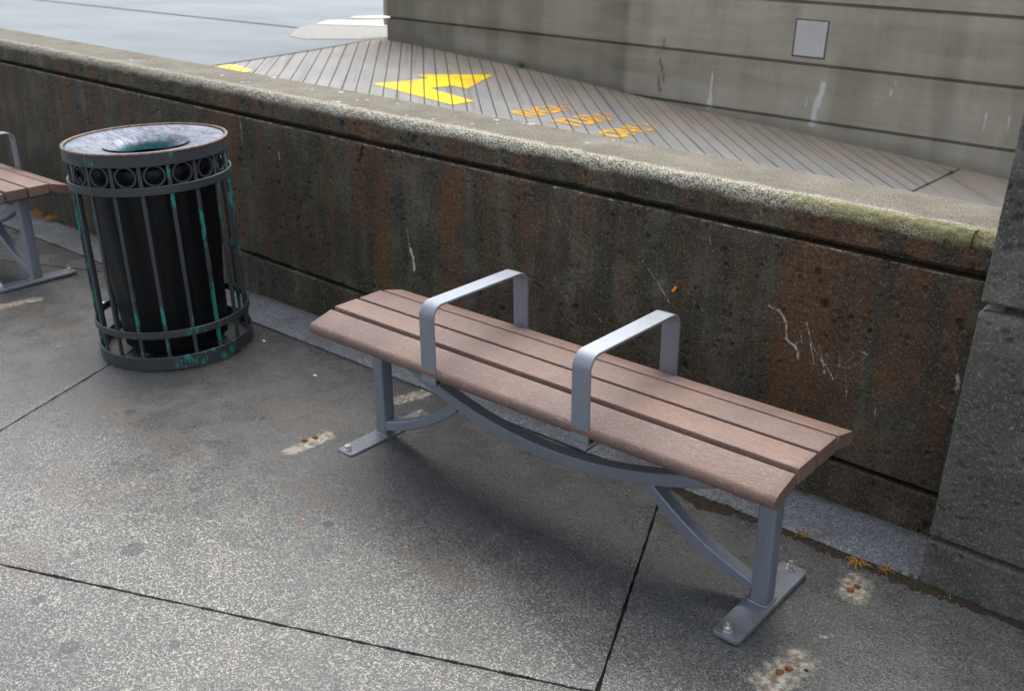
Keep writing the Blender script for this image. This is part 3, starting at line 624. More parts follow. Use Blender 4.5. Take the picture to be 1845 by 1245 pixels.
# ---- the pier at the right end
def pier():
    x0, x1, y0, y1 = PILX, 1.1, -WD, .55; H = 1.7
    per = []     # (x, y, nx, ny)
    c = .006
    for y in lin(y1, y0 + .25, 4)[:-1]: per.append((x0, y, -1, 0))
    for y in lin(y0 + .25, y0 + c, 46): per.append((x0, y, -1, 0))
    for a in (30, 60): a_ = math.radians(a); per.append((x0 + c - c * math.cos(a_), y0 + c - c * math.sin(a_), -math.cos(a_), -math.sin(a_)))
    for x in lin(x0 + c, x0 + .45, 106): per.append((x, y0, 0, -1))
    for x in lin(x0 + .45, x1, 8)[1:]: per.append((x, y0, 0, -1))
    per.append((x1, y1, 1, 1))
    rows = []
    for z in lin(-.10, H1L, 40): rows.append((z, 0))
    rows += [(H1L + .005, .006), (H1L + .010, .016), (H1L + .011, .045), (H1U - .001, .045), (H1U, .018)]
    for z in lin(H1U + .001, H2L - .004, 138): rows.append((z, 0))
    rows += [(H2L + .002, .006), (H2L + .007, .018), (H2L + .008, .050), (H2U - .001, .050), (H2U, .02)]
    for z in lin(H2U + .001, 1.25, 90): rows.append((z, 0))
    for z in lin(1.25, H, 6)[1:]: rows.append((z, 0))
    P = np.array(per); Zr = np.array([r[0] for r in rows]); I = np.array([r[1] for r in rows])
    n, m = len(P), len(rows)
    X = P[:, 0][:, None] - P[:, 2][:, None] * I[None, :]; Y = P[:, 1][:, None] - P[:, 3][:, None] * I[None, :]; Z = Zr[None, :].repeat(n, 0)
    flat = (I == 0)[None, :]
    rg = (fbm((P[:, 0] + P[:, 1])[:, None] * 45, Z * 45, 81) - .5) * .0022 + (fbm((P[:, 0] + P[:, 1])[:, None] * 5, Z * 5, 82) - .5) * .003
    for zz in (H2L - .004, H1L): 
        ch = np.clip(fbm((P[:, 0] - P[:, 1]) * 30, P[:, 0] * 0 + zz, 84) - .5, 0, 1) * .012; rg = rg - np.exp(-np.abs(Z - zz) / .005) * ch[:, None]
    disp = rg * flat
    rr = np.random.default_rng(9); front = P[:, 3] <= -.99
    for k in range(900):
        cx, cz, r = rr.uniform(x0, x0 + .42), rr.uniform(-.02, 1.2), .0022 + .0055 * rr.random() ** 4
        if k == 0: cx, cz, r = -.345, .41, .013
        if k == 1: cx, cz, r = -.49, .93, .009
        if k == 2: cx, cz, r = -.495, .86, .009
        dd = np.hypot(X - cx, Z - cz) / r; disp = disp - np.where((dd < 1.2) & front[:, None] & flat, r * 1.3 * np.sqrt(np.clip(1 - (dd / 1.2) ** 2, 0, 1)), 0)
    X = X + P[:, 2][:, None] * disp; Y = Y + P[:, 3][:, None] * disp
    V = np.stack([X, Y, Z], -1).reshape(-1, 3)
    S_ = X - Y
    wash_and_lip_glint = .25 + .5 * sm(.10, .04, Z) + .5 * np.clip(fbm(X * 5, Z * 5, 91) - .4, 0, 1) + .8 * sm(.01, 0, np.abs(X - x0)) * front[:, None] * fbm(Z * 12, X, 95); wash_and_lip_glint = wash_and_lip_glint + .8 * sm(.008, 0, np.abs(Z - H2L)) + .6 * sm(.012, 0, np.abs(Z - H1L))  # chamfer highlight painted in at the grooves as on the wall; front corner paler
    white = np.zeros_like(X)
    for p, q, w in [((-.395, .335), (-.375, .35), .0045), ((-.41, .45), (-.40, .47), .005), ((-.50, .575), (-.49, .56), .004), ((-.38, .30), (-.375, .31), .004), ((-.46, .78), (-.42, .80), .003)]: white = np.maximum(white, .42 * (.6 + .8 * fbm(X * 70, Z * 70, 96)) * sm(w * 1.6, w * .3, seg_d(X, Z, p, q)))
    moss = .5 * (~flat) * sm(.6, .8, Z) + .35 * sm(.06, -.02, Z)
    A = dict(rust=np.zeros_like(X), white=white * front[:, None], wash_and_lip_glint=np.clip(wash_and_lip_glint, 0, 1), moss=np.clip(moss, 0, 1), top=np.zeros_like(X), edge=np.zeros_like(X))
    me = np_mesh('pier', V, grid_faces(n, m, flip=False), True, A)
    bm = bmesh.new(); bm.from_mesh(me); bm.verts.ensure_lookup_table()
    idx = [i * m + m - 1 for i in range(n)]; bm.faces.new([bm.verts[i] for i in idx])
    bmesh.ops.recalc_face_normals(bm, faces=bm.faces); bm.to_mesh(me); bm.free()
    return me
M_PIER = M_('grey_pier_concrete', .82, spec=.35)
def pier_mat(m):
    blot = m.noise(6, 5, .65); fine = m.noise(75, 4, .75); grit = m.noise(160, 2, .8)
    col = m.ramp(blot, [(.3, (.050, .048, .041)), (.55, (.086, .083, .070)), (.75, (.140, .135, .115))])
    col = m.mix(m.mul(m.ss(m.add(m.mul(blot, .4), m.mul(fine, .6)), .5, .66), m.at('wash_and_lip_glint')), col, (.20, .20, .18))
    col = m.mix(m.mul(m.ss(grit, .54, .63), .5), col, (.24, .235, .20)); col = m.mix(m.mul(m.ss(fine, .55, .68), .6), col, (.018, .019, .02))
    col = m.mix(m.mul(m.ss(m.add(m.at('moss'), m.add(fine, -.5)), .4, .7), .7), col, (.12, .12, .03))
    col = m.mix(m.mul(m.ss(m.add(m.at('white'), m.add(fine, -.5)), .4, .6), .8), col, (.5, .48, .43))
    pit = m.ss(m.voro(70), .10, .17); pm = m.ss(m.noise(11, 2), .48, .58)
    h = m.add(m.add(m.mul(fine, .6), m.mul(grit, .6)), m.mul(m.mul(m.ma('SUBTRACT', pit, 1.0), pm), 1.6))
    return m.fin(col, rgh(m, blot, .65, .9), m.bump(h, .8, .0035))
po = link('wall_pier', pier(), pier_mat(M_PIER)); tag(po, 'grey pitted concrete pier standing proud of the dark wall at the right edge', 'pillar')
# ---- far wall
def far_wall():
    H = 2.3; fx = -7.955
    xs = np.concatenate([[-7.955], np.arange(-7.94, -.6, .022), np.arange(-.6, 9, .3)])
    rows = [(-.45, 0)] + [(z, 0) for z in lin(-.30, .120, 22)]
    for g in (.140, .560, 1.005, 1.43, 1.86):
        rows += [(g - .012, 0), (g - .011, .045), (g + .011, .045), (g + .012, 0)]
        rows += [(z, 0) for z in lin(g + .02, min(g + .405, H), 18)]
    rows += [(H, .0), (H, .42)]
    n, m = len(xs), len(rows); X = xs[:, None].repeat(m, 1); Z = np.array([r[0] for r in rows])[None, :].repeat(n, 0); I = np.array([r[1] for r in rows])[None, :].repeat(n, 0)
    Y = FY + I + (fbm(X * 2, Z * 3, 14) - .5) * .004
    n1 = fbm(X * 1.3, Z * 2, 15); n2 = fbm(X * 4, Z * .7, 16)
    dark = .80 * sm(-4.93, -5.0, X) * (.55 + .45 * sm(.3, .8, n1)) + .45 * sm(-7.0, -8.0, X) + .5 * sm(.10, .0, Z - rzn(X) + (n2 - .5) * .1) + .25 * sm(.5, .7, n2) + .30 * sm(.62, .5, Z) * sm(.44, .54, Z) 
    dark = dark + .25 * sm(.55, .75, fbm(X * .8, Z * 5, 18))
    white = np.zeros_like(X); jit = (fbm(X * 14, Z * 14, 19) - .5) * .03
    def ln(p, q, w, a=1.0):
        nonlocal white
        white = np.maximum(white, a * sm(w * 1.5, w * .5, seg_d(X + jit, Z, p, q)))
    ln((-3.16, .43), (-3.18, .30), .022); ln((-3.18, .30), (-3.21, .12), .028, .75); ln((-4.10, .46), (-4.11, .25), .010, .8); ln((-4.11, .22), (-4.12, .14), .022, .9); ln((-3.26, .33), (-3.27, .24), .010, .6); ln((-2.62, .50), (-2.64, .40), .010, .7); ln((-1.95, .38), (-1.96, .24), .011, .6); ln((-1.80, .36), (-1.81, .28), .010, .6); ln((-3.72, .38), (-3.72, .34), .009, .6)
    ln((-4.97, .80), (-5.0, .62), .014, .45); ln((-2.80, .62), (-2.84, .2), .014, .35)
    crack = np.zeros_like(X)
    for p, q in [((-4.60, .64), (-4.61, .45)), ((-4.61, .45), (-4.56, .28)), ((-4.62, .33), (-4.60, .2))]: crack = np.maximum(crack, sm(.016, .006, seg_d(X + jit * .8, Z, p, q)))
    me = np_mesh('far', np.stack([X, Y, Z], -1).reshape(-1, 3), grid_faces(n, m, flip=True), True, dict(dark=np.clip(dark, 0, 1), white=white, crack=crack)); me.set_sharp_from_angle(angle=math.radians(35))
    bm = bmesh.new(); bm.from_mesh(me)
    box(bm, (fx - .002, FY + .06, -.45), (9, FY + .42, H - .01))
    # the projecting head of the end face, stopping above the ramp
    box(bm, (-8.02, FY + .012, .48), (fx + .004, FY + .40, .548)); box(bm, (-8.02, FY + .012, .572), (fx + .004, FY + .40, H - .02))
    bm.to_mesh(me); bm.free()
    return me
fwl = empty('far_wall', Matrix.Translation((-4, FY, 0))); tag(fwl, 'tall pale grey concrete wall with level grooves beyond the ramp', 'wall')
o = link('wall_body', far_wall(), FARW, fwl); o.matrix_parent_inverse = fwl.matrix_world.inverted()
bm = bmesh.new(); box(bm, (-3.436, FY - .006, .618), (-3.190, FY + .01, .874)); bevel(bm, .003, 1); o = link('cover_plate', bm_mesh('p', bm), PLATEM, fwl); o['label'] = 'pale square metal cover plate'; o.matrix_parent_inverse = fwl.matrix_world.inverted()
bm = bmesh.new(); t_ = .008
for lo, hi in [((-3.446, .608), (-3.180, .614)), ((-3.446, .878), (-3.180, .884)), ((-3.446, .614), (-3.440, .878)), ((-3.186, .614), (-3.180, .878))]: box(bm, (lo[0], FY - .004, lo[1]), (hi[0], FY + .01, hi[1]))
o = link('plate_edge', bm_mesh('p', bm), SEAMM, fwl); o.matrix_parent_inverse = fwl.matrix_world.inverted()

# ================================================================== BENCH
def bench_matrix(bx, by):
    ex = Vector((0.9995513, -0.01591688, 0.02537409)); eu = Vector((0.01525025, 0.99953901, 0.02625255)); ez = Vector((-0.02578026, -0.02585381, 0.99933326))
    return Matrix(((ex.x, eu.x, ez.x, bx), (ex.y, eu.y, ez.y, by), (ex.z, eu.z, ez.z, gz(bx, by)), (0, 0, 0, 1)))
def part(name, bm, mat, par, angle=40):
    return link(name, bm_mesh(name, bm, angle=angle), mat, par)
def rounded(poly, rads, seg=4):
    out = []; n = len(poly)
    for i in range(n):
        p = Vector(poly[i]); a = (Vector(poly[i - 1]) - p).normalized(); b = (Vector(poly[(i + 1) % n]) - p).normalized(); r = rads[i]
        ang = a.angle(b); tl = r / math.tan(ang / 2); bis = (a + b).normalized(); c = p + bis * (r / math.sin(ang / 2)); s = p + a * tl; e = p + b * tl
        a0 = math.atan2(s.y - c.y, s.x - c.x); a1 = math.atan2(e.y - c.y, e.x - c.x); da = (a1 - a0 + math.pi) % (2 * math.pi) - math.pi
        for k in range(seg + 1): t = a0 + da * k / seg; out.append((c.x + r * math.cos(t), c.y + r * math.sin(t)))
    return out
def hexprism(bm, r, z0, z1, c=(0, 0), n=6, ph=0.3):
    v0 = [bm.verts.new((c[0] + r * math.cos(ph + 2 * math.pi * i / n), c[1] + r * math.sin(ph + 2 * math.pi * i / n), z0)) for i in range(n)]
    v1 = [bm.verts.new((v.co.x, v.co.y, z1)) for v in v0]; rt = .86
    v2 = [bm.verts.new((c[0] + (v.co.x - c[0]) * rt, c[1] + (v.co.y - c[1]) * rt, z1 + r * .12)) for v in v0]
    for i in range(n): j = (i + 1) % n; bm.faces.new((v0[i], v0[j], v1[j], v1[i])); bm.faces.new((v1[i], v1[j], v2[j], v2[i]))
    bm.faces.new(v2); bm.faces.new(v0[::-1])
def make_bench():
    root = empty('park_bench')
    SH, L, w, g, th = .45, .7636, .0891, .0102, .042
    # slats: profile in (u, h), swept along x
    def slat(poly, rads):
        pr = rounded(poly, rads); bm = bmesh.new(); nx = 60; rings = []
        for i in range(nx + 1):
            x = -L + 2 * L * i / nx; e = .0016 if i in (0, nx) else 0
            cu = sum(p[0] for p in pr) / len(pr); ch = sum(p[1] for p in pr) / len(pr)
            rings.append([bm.verts.new((x if not e else x, cu + (p[0] - cu) * (1 - e * 18), ch + (p[1] - ch) * (1 - e * 30))) for p in pr])
            if i in (0, nx): 
                s = .002 if i == 0 else -.002
                if i == 0: rings.append([bm.verts.new((x + s, p[0], p[1])) for p in pr])
                else:
                    last = rings.pop(); rings.append([bm.verts.new((x + s, p[0], p[1])) for p in pr]); rings.append(last)
        n = len(pr)
        for A, B in zip(rings[:-1], rings[1:]):
            for j in range(n): bm.faces.new((A[j], A[(j + 1) % n], B[(j + 1) % n], B[j]))
        bm.faces.new(rings[0]); bm.faces.new(rings[-1]); part('slat', bm, SLAT, root)
    for s in (-1, 1):
        slat([(s * (g / 2), SH), (s * (g / 2 + w), SH), (s * (g / 2 + w), SH - th), (s * (g / 2), SH - th)], [.003, .003, .004, .004])
        # outer slat tips down and has a rounded nose
        a = math.radians(14.5); c0 = Vector((s * (1.5 * g + w + .0035), SH - (.0055 if s < 0 else .003))); du = Vector((s * math.cos(a), -math.sin(a))); dh = Vector((-s * math.sin(a), -math.cos(a)))
        pts = [c0, c0 + du * .0955, c0 + du * .0955 + dh * .037, c0 + dh * .037]
        slat([tuple(p) for p in pts], [.003, .0175, .0175, .004])
    for px in (-.6697, .6697):
        # post: rounded square tube
        bm = bmesh.new(); h = .0226; prism(bm, rounded([(px - h, -h), (px + h, -h), (px + h, h), (px - h, h)], [.006] * 4, 3), .012, .400); part('post', bm, BMET, root)
        bm = bmesh.new(); q = .1778; r = .0351
        pr = rounded([(px - r, -q), (px + r, -q), (px + r, q), (px - r, q)], [.012] * 4, 4); prism(bm, pr, .0005, .012)
        bevel(bm, .0012, 1, [e for e in bm.edges if abs(e.verts[0].co.z - e.verts[1].co.z) < 1e-5 and e.verts[0].co.z > .01]); fp = part('foot_plate', bm, BMET, root)
        for by in (-.157, .157):
            bm = bmesh.new(); cx = px - .004
            pr = [(cx + .0125 * math.cos(a), by + .0125 * math.sin(a)) for a in np.linspace(0, 2 * math.pi, 20, endpoint=False)]; prism(bm, pr, .0118, .0143)
            if px > 0:
                hexprism(bm, .0105, .0143, .0235, (cx, by)); pr = [(cx + .0052 * math.cos(a), by + .0052 * math.sin(a)) for a in np.linspace(0, 2 * math.pi, 12, endpoint=False)]; prism(bm, pr, .023, .034)
                pr = [(cx + .0036 * math.cos(a), by + .0036 * math.sin(a)) for a in np.linspace(0, 2 * math.pi, 12, endpoint=False)]; prism(bm, pr, .0335, .037)
            else:
                hexprism(bm, .0110, .0143, .0245, (cx, by), 6, .1); pr = [(cx + .0055 * math.cos(a), by + .0055 * math.sin(a)) for a in np.linspace(0, 2 * math.pi, 12, endpoint=False)]; prism(bm, pr, .0247, .0275)
            part('bolt', bm, ZINC, fp, 30)
        # weld bead round the foot of the post
        bm = bmesh.new(); hp = h + .002; cs = rounded([(px - hp, -hp), (px + hp, -hp), (px + hp, hp), (px - hp, hp)], [.006] * 4, 3); ring = []
        dense = []
        for i in range(len(cs)):
            a, b = Vector(cs[i]), Vector(cs[(i + 1) % len(cs)]); k = max(1, int((b - a).length / .003))
            for t in range(k): dense.append(a.lerp(b, t / k))
        path = []
        for i, p in enumerate(dense):
            t = (dense[(i + 1) % len(dense)] - dense[i - 1]).normalized(); nrm = Vector((t.y, -t.x, 0)); sc = .0036 + .0012 * random.random(); path.append((Vector((p.x, p.y, .0125)), nrm * sc, Vector((0, 0, sc))))
        sweep(bm, path, [(math.cos(a), math.sin(a)) for a in np.linspace(0, 2 * math.pi, 8, endpoint=False)], closed=True); part('weld', bm, BMET, fp, 60)
        # cross bar beneath the slats, with rounded ends
        bm = bmesh.new(); prof = []
        for i in range(17):
            u = -.158 + .316 * i / 16; hh = SH - th - .004 if abs(u) < .10 else SH - th - .004 - (abs(u) - .10) * .30; prof.append((Vector((px, u, hh - .013)), Vector((1, 0, 0)), Vector((0, 0, 1))))
        sweep(bm, prof, [(-.025, -.009), (.025, -.009), (.025, .009), (-.025, .009)]); bevel(bm, .006, 2, [e for e in bm.edges if abs(e.verts[0].co.y) > .156 and abs(e.verts[1].co.y) > .156]); part('cross_bar', bm, BMET, root)
    # arched beam
    def bar(pts, hw, ht, name):
        bm = bmesh.new(); path = []
        P = [Vector((x, 0, z)) for x, z in pts]
        for i, p in enumerate(P):
            t = (P[min(i + 1, len(P) - 1)] - P[max(i - 1, 0)]).normalized(); path.append((p, Vector((0, 1, 0)), Vector((-t.z, 0, t.x))))
        c = .0035; sweep(bm, path, [(-hw + c, -ht), (hw - c, -ht), (hw, -ht + c), (hw, ht - c), (hw - c, ht), (-hw + c, ht), (-hw, ht - c), (-hw, -ht + c)]); part(name, bm, BMET, root, 35)
    bar([(x, .183 + .40 * x * x) for x in np.linspace(-.648, .648, 49)], .0215, .0178, 'arched_beam')
    for s in (-1, 1):
        pts = []
        for t in np.linspace(0, 1, 15):
            x = .335 + (.648 - .335) * t; z = .212 + (.046 - .212) * t - .022 * math.sin(math.pi * t); pts.append((s * x, z))
        if s < 0: pts = pts[::-1]
        bar(pts, .0205, .0160, 'brace')
    # armrests: flat strap bent into a closed hoop round the seat
    for ax in (-.257, .2548):
        U, top, bot, hw, t = .195, .6059, .374, .0263, .0065
        loop = rounded([(-U, bot), (U, bot), (U, top), (-U, top)], [.0075, .0075, .040, .040], 9)
        bm = bmesh.new(); n = len(loop); rings = []
        inner = rounded([(-U + t, bot + t), (U - t, bot + t), (U - t, top - t), (-U + t, top - t)], [.001, .001, .040 - t, .040 - t], 9)
        for (u0, z0), (u1, z1) in zip(loop, inner):
            e = .0012; du, dz = (u1 - u0), (z1 - z0); ln = math.hypot(du, dz) or 1; du, dz = du / ln * e, dz / ln * e
            rings.append([bm.verts.new(p) for p in [(ax - hw + e, u0, z0), (ax + hw - e, u0, z0), (ax + hw, u0 + du, z0 + dz), (ax + hw, u1, z1), (ax - hw, u1, z1), (ax - hw, u0 + du, z0 + dz)]])
        for i in range(n):
            A, B = rings[i], rings[(i + 1) % n]
            for j in range(6): bm.faces.new((A[j], A[(j + 1) % 6], B[(j + 1) % 6], B[j]))
        part('armrest', bm, BMET, root, 30)
    return root
b1 = make_bench(); b2 = copy_tree(b1)
b1.matrix_world = bench_matrix(-1.4535, -.5427); b2.matrix_world = bench_matrix(-5.09, -.54)
tag(b1, 'brown slatted backless bench with two grey hoop armrests in the middle of the photo', 'bench', 'backless benches along the wall')
tag(b2, 'slatted bench cut off by the left edge behind the litter bin', 'bench', 'backless benches along the wall')

# ================================================================== LITTER BIN
def make_bin():
    root = empty('litter_bin'); R = .2865
    def band(name, z0, z1, r=R, t=.006, mat=BINM, par=root):
        bm = bmesh.new(); c = .0015; lathe(bm, [(r - t, z0), (r - c, z0), (r, z0 + c), (r, z1 - c), (r - c, z1), (r - t, z1)], 96, close=True); return part(name, bm, mat, par, 35)
    band('top_band', .753, .797, R + .001, .008)
    bm = bmesh.new(); lathe(bm, [(R - .010, .795), (R - .009, .7995), (R - .004, .8015), (R + .0015, .8), (R + .003, .796), (R - .004, .7945)], 96, close=True); part('rolled_rim', bm, BRASS, root, 60)
    band('middle_band', .6537, .683, R + .001); band('lower_band', .126, .1532, R + .001); band('base_band', .002, .0523, R, .007)
    N = 18; rb = R - .0125
    bm = bmesh.new(); box(bm, (-.0055, -.0065, .003), (.0055, .0065, .756)); bevel(bm, .0015, 1); bar_me = bm_mesh('bar', bm, angle=40)
    bm = bmesh.new(); rc = .0345; path = []
    for k in range(28): a = 2 * math.pi * k / 28; path.append((Vector((0, rc * math.cos(a), .718 + rc * math.sin(a))), Vector((1, 0, 0)), Vector((0, math.cos(a), math.sin(a)))))
    sweep(bm, path, [(-.005, -.003), (.005, -.003), (.005, .003), (-.005, .003)], closed=True); ring_me = bm_mesh('ring', bm, angle=35)
    bar_me.materials.append(BARM); ring_me.materials.append(BINM)
    a_cam = math.atan2(-2.494 + .532, 3.304)
    off = a_cam + math.radians(-10 + 3)
    for k in range(N):
        a = off + 2 * math.pi * k / N; o = bpy.data.objects.new('upright_bar', bar_me); COL.objects.link(o); o.parent = root; o.matrix_local = Matrix.Rotation(a, 4, 'Z') @ Matrix.Translation((rb, 0, 0))
        a += math.pi / N; o = bpy.data.objects.new('ring', ring_me); COL.objects.link(o); o.parent = root; o.matrix_local = Matrix.Rotation(a, 4, 'Z') @ Matrix.Translation((rb - .003, 0, 0))
    # lid: shallow funnel with a rolled opening
    bm = bmesh.new(); lathe(bm, [(R - .012, .785), (R - .013, .794), (R - .022, .7965), (.235, .793), (.19, .785), (.15, .775), (.125, .764), (.112, .752), (.107, .738), (.104, .738), (.108, .754), (.121, .768), (.15, .782)], 96)
    part('lid', bm, LIDM, root, 60)
    # black rigid liner with soft vertical waves
    bm = bmesh.new(); n = 120; rings = []
    for z, r in [(.725, .205), (.735, .232), (.728, .238), (.70, .236), (.62, .232), (.45, .218), (.25, .200), (.10, .192), (.035, .188), (.030, .15), (.030, .0)]:
        rings.append([bm.verts.new(((r + .0035 * math.sin(9 * t) * (r > .16) + .002 * math.sin(23 * t + z * 5)) * math.cos(t), (r + .0035 * math.sin(9 * t) * (r > .16)) * math.sin(t), z)) for t in np.linspace(0, 2 * math.pi, n, endpoint=False)])
    for A, B in zip(rings[:-1], rings[1:]):
        for j in range(n): bm.faces.new((A[j], A[(j + 1) % n], B[(j + 1) % n], B[j]))
    part('liner', bm, LINER, root, 60)
    bm = bmesh.new()
    for a in (0.4, 0.4 + math.pi / 2):
        box(bm, (-R + .01, -.012, .016), (R - .01, .012, .024), Matrix.Rotation(a, 4, 'Z') @ Matrix.Translation((0, 0, .004 * (a > 1))))
    part('floor_bar', bm, BINM, root)
    return root
bn = make_bin()
tx, ty = -.034, -.0363; nz = Vector((tx, ty, 1)).normalized(); ax_ = Vector((1, 0, 0)); ax_ = (ax_ - nz * ax_.dot(nz)).normalized(); ay_ = nz.cross(ax_)
bn.matrix_world = Matrix(((ax_.x, ay_.x, nz.x, -3.3044), (ax_.y, ay_.y, nz.y, -.5322), (ax_.z, ay_.z, nz.z, gz(-3.3044, -.5322) + .003), (0, 0, 0, 1)))
tag(bn, 'round dark barred metal litter bin with chipped teal paint beside the wall', 'litter bin')

# ================================================================== SMALL THINGS
# soil and moss in the open joint before the pier
def soil(name, x0, x1, yc, wf, kind='stuff', seed=0, label=None):
    nx, ny = int((x1 - x0) / .004), 11; xs = np.linspace(x0, x1, nx); X = xs[:, None].repeat(ny, 1); t = np.linspace(-1, 1, ny)[None, :]
    wd = np.array([wf(x) for x in xs])[:, None] * (.55 + .9 * fbm(xs * 12, xs * 0, 100 + seed))[:, None]
    Y = yc + t * wd + (fbm(X * 25, t * 2 + 0 * X, 101 + seed) - .5) * .012 - np.where(t < 0, -t * wd * .7, 0)
    Z = gz(X, Y) - .006 + (1 - t * t) * .010 * (.3 + 1.3 * fbm(X * 40, Y * 40, 103 + seed)) + (fbm(X * 120, Y * 120, 104) - .5) * .006
    me = np_mesh(name, np.stack([X, Y, Z], -1).reshape(-1, 3), grid_faces(nx, ny, flip=True)); o = link(name, me, SOILM); tag(o, label or 'dark damp soil and crumbs filling the joint between paving and granite strip', 'soil', kind=kind); return o
soil('soil', -1.55, .15, -WD - .015, lambda x: .014 + .024 * math.exp(-((x + 1.12) / .12) ** 2) + .010 * math.exp(-((x + .55) / .22) ** 2))
def blades(bm, c, n, rad, h, w, spread=.6, lean=.5):
    for _ in range(n):
        a = random.random() * 6.283; r = rad * math.sqrt(random.random()); x = c[0] + r * math.cos(a); y = c[1] + r * math.sin(a); hh = h * (.5 + random.random() * .8); b = random.random() * 6.283; l = lean * hh * random.random()
        dx, dy = math.cos(b) * w, math.sin(b) * w; z = c[2]
        v = [bm.verts.new((x - dy, y + dx, z)), bm.verts.new((x + dy, y - dx, z)), bm.verts.new((x + dx / w * l * .5 + dy * .8, y + dy / w * l * .5 - dx * .8, z + hh * .6)), bm.verts.new((x + dx / w * l * .5 - dy * .8, y + dy / w * l * .5 + dx * .8, z + hh * .6)), bm.verts.new((x + dx / w * l, y + dy / w * l, z + hh))]
        bm.faces.new((v[0], v[1], v[2], v[3])); bm.faces.new((v[3], v[2], v[4]))
bm = bmesh.new()
for _ in range(70):
    x = random.choice([random.gauss(-.57, .04), random.gauss(-.50, .04), random.gauss(-1.15, .12), random.uniform(-1.3, -.3)]); y = -WD - .006 + random.gauss(0, .008)
    blades(bm, (x, y, gz(x, y) - .001), 12, .006, .006, .0012)
tag(link('moss', bm_mesh('moss', bm), MOSSM), 'yellow green moss growing in the joint before the pier', 'moss', kind='stuff')
bm = bmesh.new()
for _ in range(60):
    x = random.choice([random.uniform(-5.3, -4.9), random.uniform(-1.05, -.6), random.uniform(-1.0, -.85)]); y = -.004 - abs(random.gauss(0, .006)); blades(bm, (x, y, gz(x, y) + .001), 14, .007, .008 if x < -2 else .004, .0014)
tag(link('moss', bm_mesh('moss', bm), MOSSM), 'thin moss line along the foot of the dark wall', 'moss', kind='stuff')
def roots(c, n, rad, h, label, group='dry orange root tufts in the joints'):
    bm = bmesh.new()
    for _ in range(n):
        a = random.random() * 6.283; r1 = rad * (.5 + random.random()); pts = []
        bx_, by_ = c[0] + random.gauss(0, .003), c[1] + random.gauss(0, .003)
        for k in range(6):
            t = k / 5; pts.append((bx_ + math.cos(a + t * .8) * r1 * t, by_ + math.sin(a + t * .8) * r1 * t, gz(c[0], c[1]) + .002 + math.sin(t * math.pi * .93) * h * (.5 + .7 * random.random())))
        tube(bm, pts, .0008, 4)
    tag(link('dry_root_tuft', bm_mesh('r', bm, smooth=True), ROOTM), label, 'dry weed', group)
roots((-.834, -.221), 14, .016, .016, 'small dry orange root tuft in the joint just behind the right post')
roots((-.668, -.252), 26, .026, .018, 'largest dry orange root tuft, spilling from the joint beside the pale patch')
roots((-.603, -.230), 10, .016, .012, 'thin dry roots in the mossy joint near the pier')
for i, (x, lb) in enumerate([(-5.50, 'dry orange weed at the wall foot, nearest the left bench post'), (-5.44, 'flat middle tuft of dry orange weed at the wall foot behind the left bench'), (-5.33, 'rounded bushy tuft of dry orange weed at the wall foot between left bench and bin')]):
    roots((x, -.012), [40, 30, 70][i], .040, .030, lb)
def weed(c, n, s, label):
    bm = bmesh.new(); blades(bm, c, n, .012 * s, .05 * s, .004 * s, lean=1.2); tag(link('weed', bm_mesh('w', bm), WEEDM), label, 'weed', 'green weeds along the ramp')
weed((-6.13, FY - .015, rz(-6.13)), 26, 1.2, 'small green weed at the foot of the far wall above the yellow arrow')
weed((-4.98, FY - .015, rz(-4.98)), 9, .6, 'tiny weed where the dark and pale halves of the far wall meet')
weed((-2.056, 4.79, rz(-2.056) - .01), 22, .8, 'green weed at the far end of the ramp joint')
weed((-2.056, 4.33, rz(-2.056) - .01), 16, .55, 'low green weed in the middle of the ramp joint')
weed((-1.50, -WD - .02, gz(-1.5, -.235)), 9, .35, 'tiny green sprout in the joint below the right armrest')
# old anchor bolts sheared off in pale patches
def stub(x, y, r, lab, grp='rusty anchor bolt stubs left in the paving'):
    bm = bmesh.new(); z = gz(x, y)
    rings = []
    for zz, k in [(-.004, 1), (.003, 1.02), (.006, .9), (.0075, .55)]:
        rings.append([bm.verts.new((x + r * k * math.cos(t) * (1 + .25 * math.sin(3 * t + x * 90)), y + r * k * math.sin(t) * (1 + .3 * math.cos(2 * t + x * 50)), z + zz + .001 * random.random())) for t in np.linspace(0, 6.283, 12, endpoint=False)])
    for A, B in zip(rings[:-1], rings[1:]):
        for j in range(12): bm.faces.new((A[j], A[(j + 1) % 12], B[(j + 1) % 12], B[j]))
    bm.faces.new(rings[-1]); tag(link('bolt_stub', bm_mesh('s', bm, angle=50), RUSTM), lab, 'bolt stub', grp)
stub(-2.285, -.735, .008, 'rusty bolt stub in the pale scar left of the bench, nearer of the two'); stub(-2.275, -.70, .0075, 'rusty bolt stub in the pale scar left of the bench, farther of the two')
stub(-.640, -.362, .0075, 'rusty bolt stub in the pale patch right of the bench, nearer of the two'); stub(-.633, -.337, .0075, 'rusty bolt stub in the pale patch right of the bench, farther of the two')
stub(-.641, -.745, .008, 'darker rusty bolt stub in the pale patch at the bottom edge'); stub(-.631, -.722, .0085, 'orange rusty bolt stub in the pale patch at the bottom edge')
stub(-2.29, -.375, .007, 'rusty bolt stub beside the pale patch behind the left bench post'); stub(-4.24, -.82, .012, 'rusty bolt stub in the pale scar at the left edge before the bin')
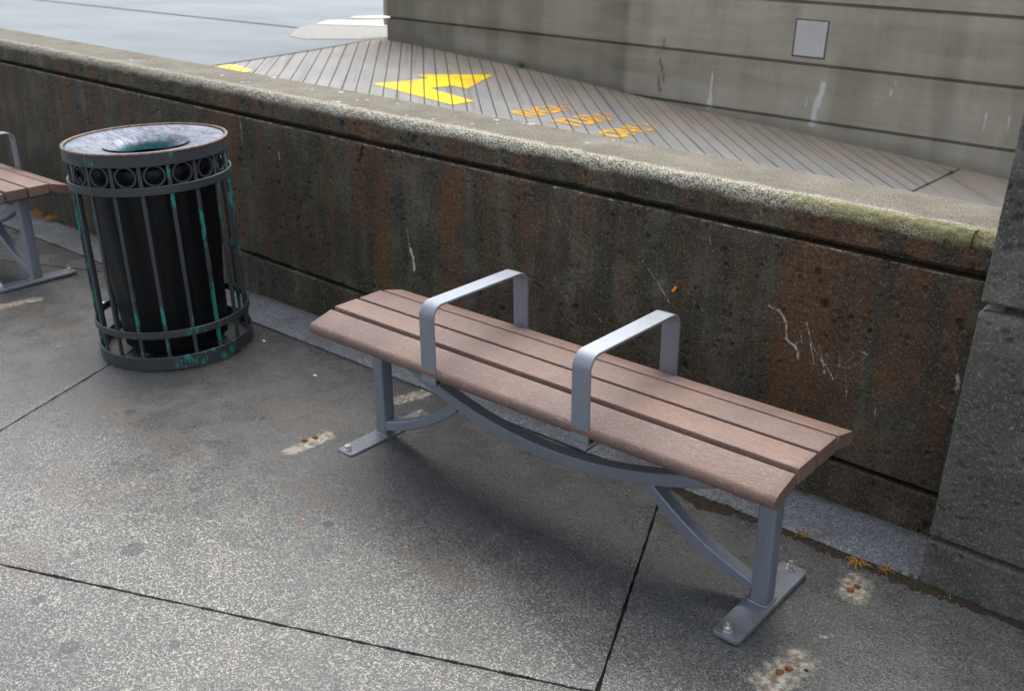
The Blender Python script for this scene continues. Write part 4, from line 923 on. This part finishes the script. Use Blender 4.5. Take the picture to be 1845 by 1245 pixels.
# orange foam plug in the wall
bm = bmesh.new(); M0 = Matrix.Translation((-1.417, -.008, .487)) @ Matrix.Rotation(math.radians(28), 4, 'Y') @ Matrix.Rotation(math.radians(-15), 4, 'X')
r = bmesh.ops.create_cone(bm, cap_ends=True, segments=14, radius1=.0048, radius2=.0045, depth=.019, matrix=M0); bevel(bm, .001, 2)
tag(link('foam_plug', bm_mesh('c', bm, angle=50), ORG), 'small bright orange stub stuck on the dark wall between the armrests', 'foam plug')
# scraps and crumbs on the paving
def scrap(name, x, y, s, mat, lab, cat, grp=None, z=None):
    bm = bmesh.new(); bmesh.ops.create_icosphere(bm, subdivisions=1, radius=s)
    for v in bm.verts: v.co = Vector((v.co.x * random.uniform(.7, 1.3), v.co.y * random.uniform(.6, 1.1), v.co.z * random.uniform(.25, .5)))
    bmesh.ops.translate(bm, verts=bm.verts, vec=(x, y, (gz(x, y) if z is None else z) + s * .3)); tag(link(name, bm_mesh('s', bm), mat), lab, cat, grp)
scrap('white_scrap', -2.646, -.393, .007, PAPER, 'white scrap on the paving left of the bench near the front slat end', 'scrap')
scrap('white_scrap', -3.052, -.313, .008, PAPER, 'white fleck on the paving just right of the bin base', 'scrap')
scrap('white_scrap', -3.93, -.50, .012, PAPER, 'crumpled white scrap seen through the bars at the left of the bin', 'scrap')
scrap('orange_crumb', -1.931, -1.028, .005, ORG, 'tiny orange crumb on the open paving left of centre', 'crumb')
scrap('orange_crumb', -3.62, -.86, .006, flat_mat('tan_crumb', (.6, .4, .22), rough=.8), 'tan crumb on the paving left of the bin base', 'crumb')
scrap('dark_pebble', -.60, -.70, .005, DIRT, 'dark pebble beside the bottom pale patch', 'pebble')
# crumbs nobody could count
bm = bmesh.new()
for _ in range(420):
    if random.random() < .5: x, y = random.uniform(-1.5, -.3), -WD - .02 + random.gauss(0, .022)
    else: x, y = random.uniform(-4.2, -.3), random.uniform(-1.9, -.25)
    s = random.uniform(.0009, .0024); r = bmesh.ops.create_cube(bm, size=s, matrix=Matrix.Translation((x, y, gz(x, y) + s * .4)) @ Matrix.Rotation(random.random() * 3, 4, Vector((random.random(), random.random(), 1)).normalized()))
tag(link('grit', bm_mesh('grit', bm), flat_mat('pale_grit', (.42, .38, .30), (.16, .14, .12), .9, 300)), 'loose pale grit scattered over the paving', 'grit', kind='stuff')
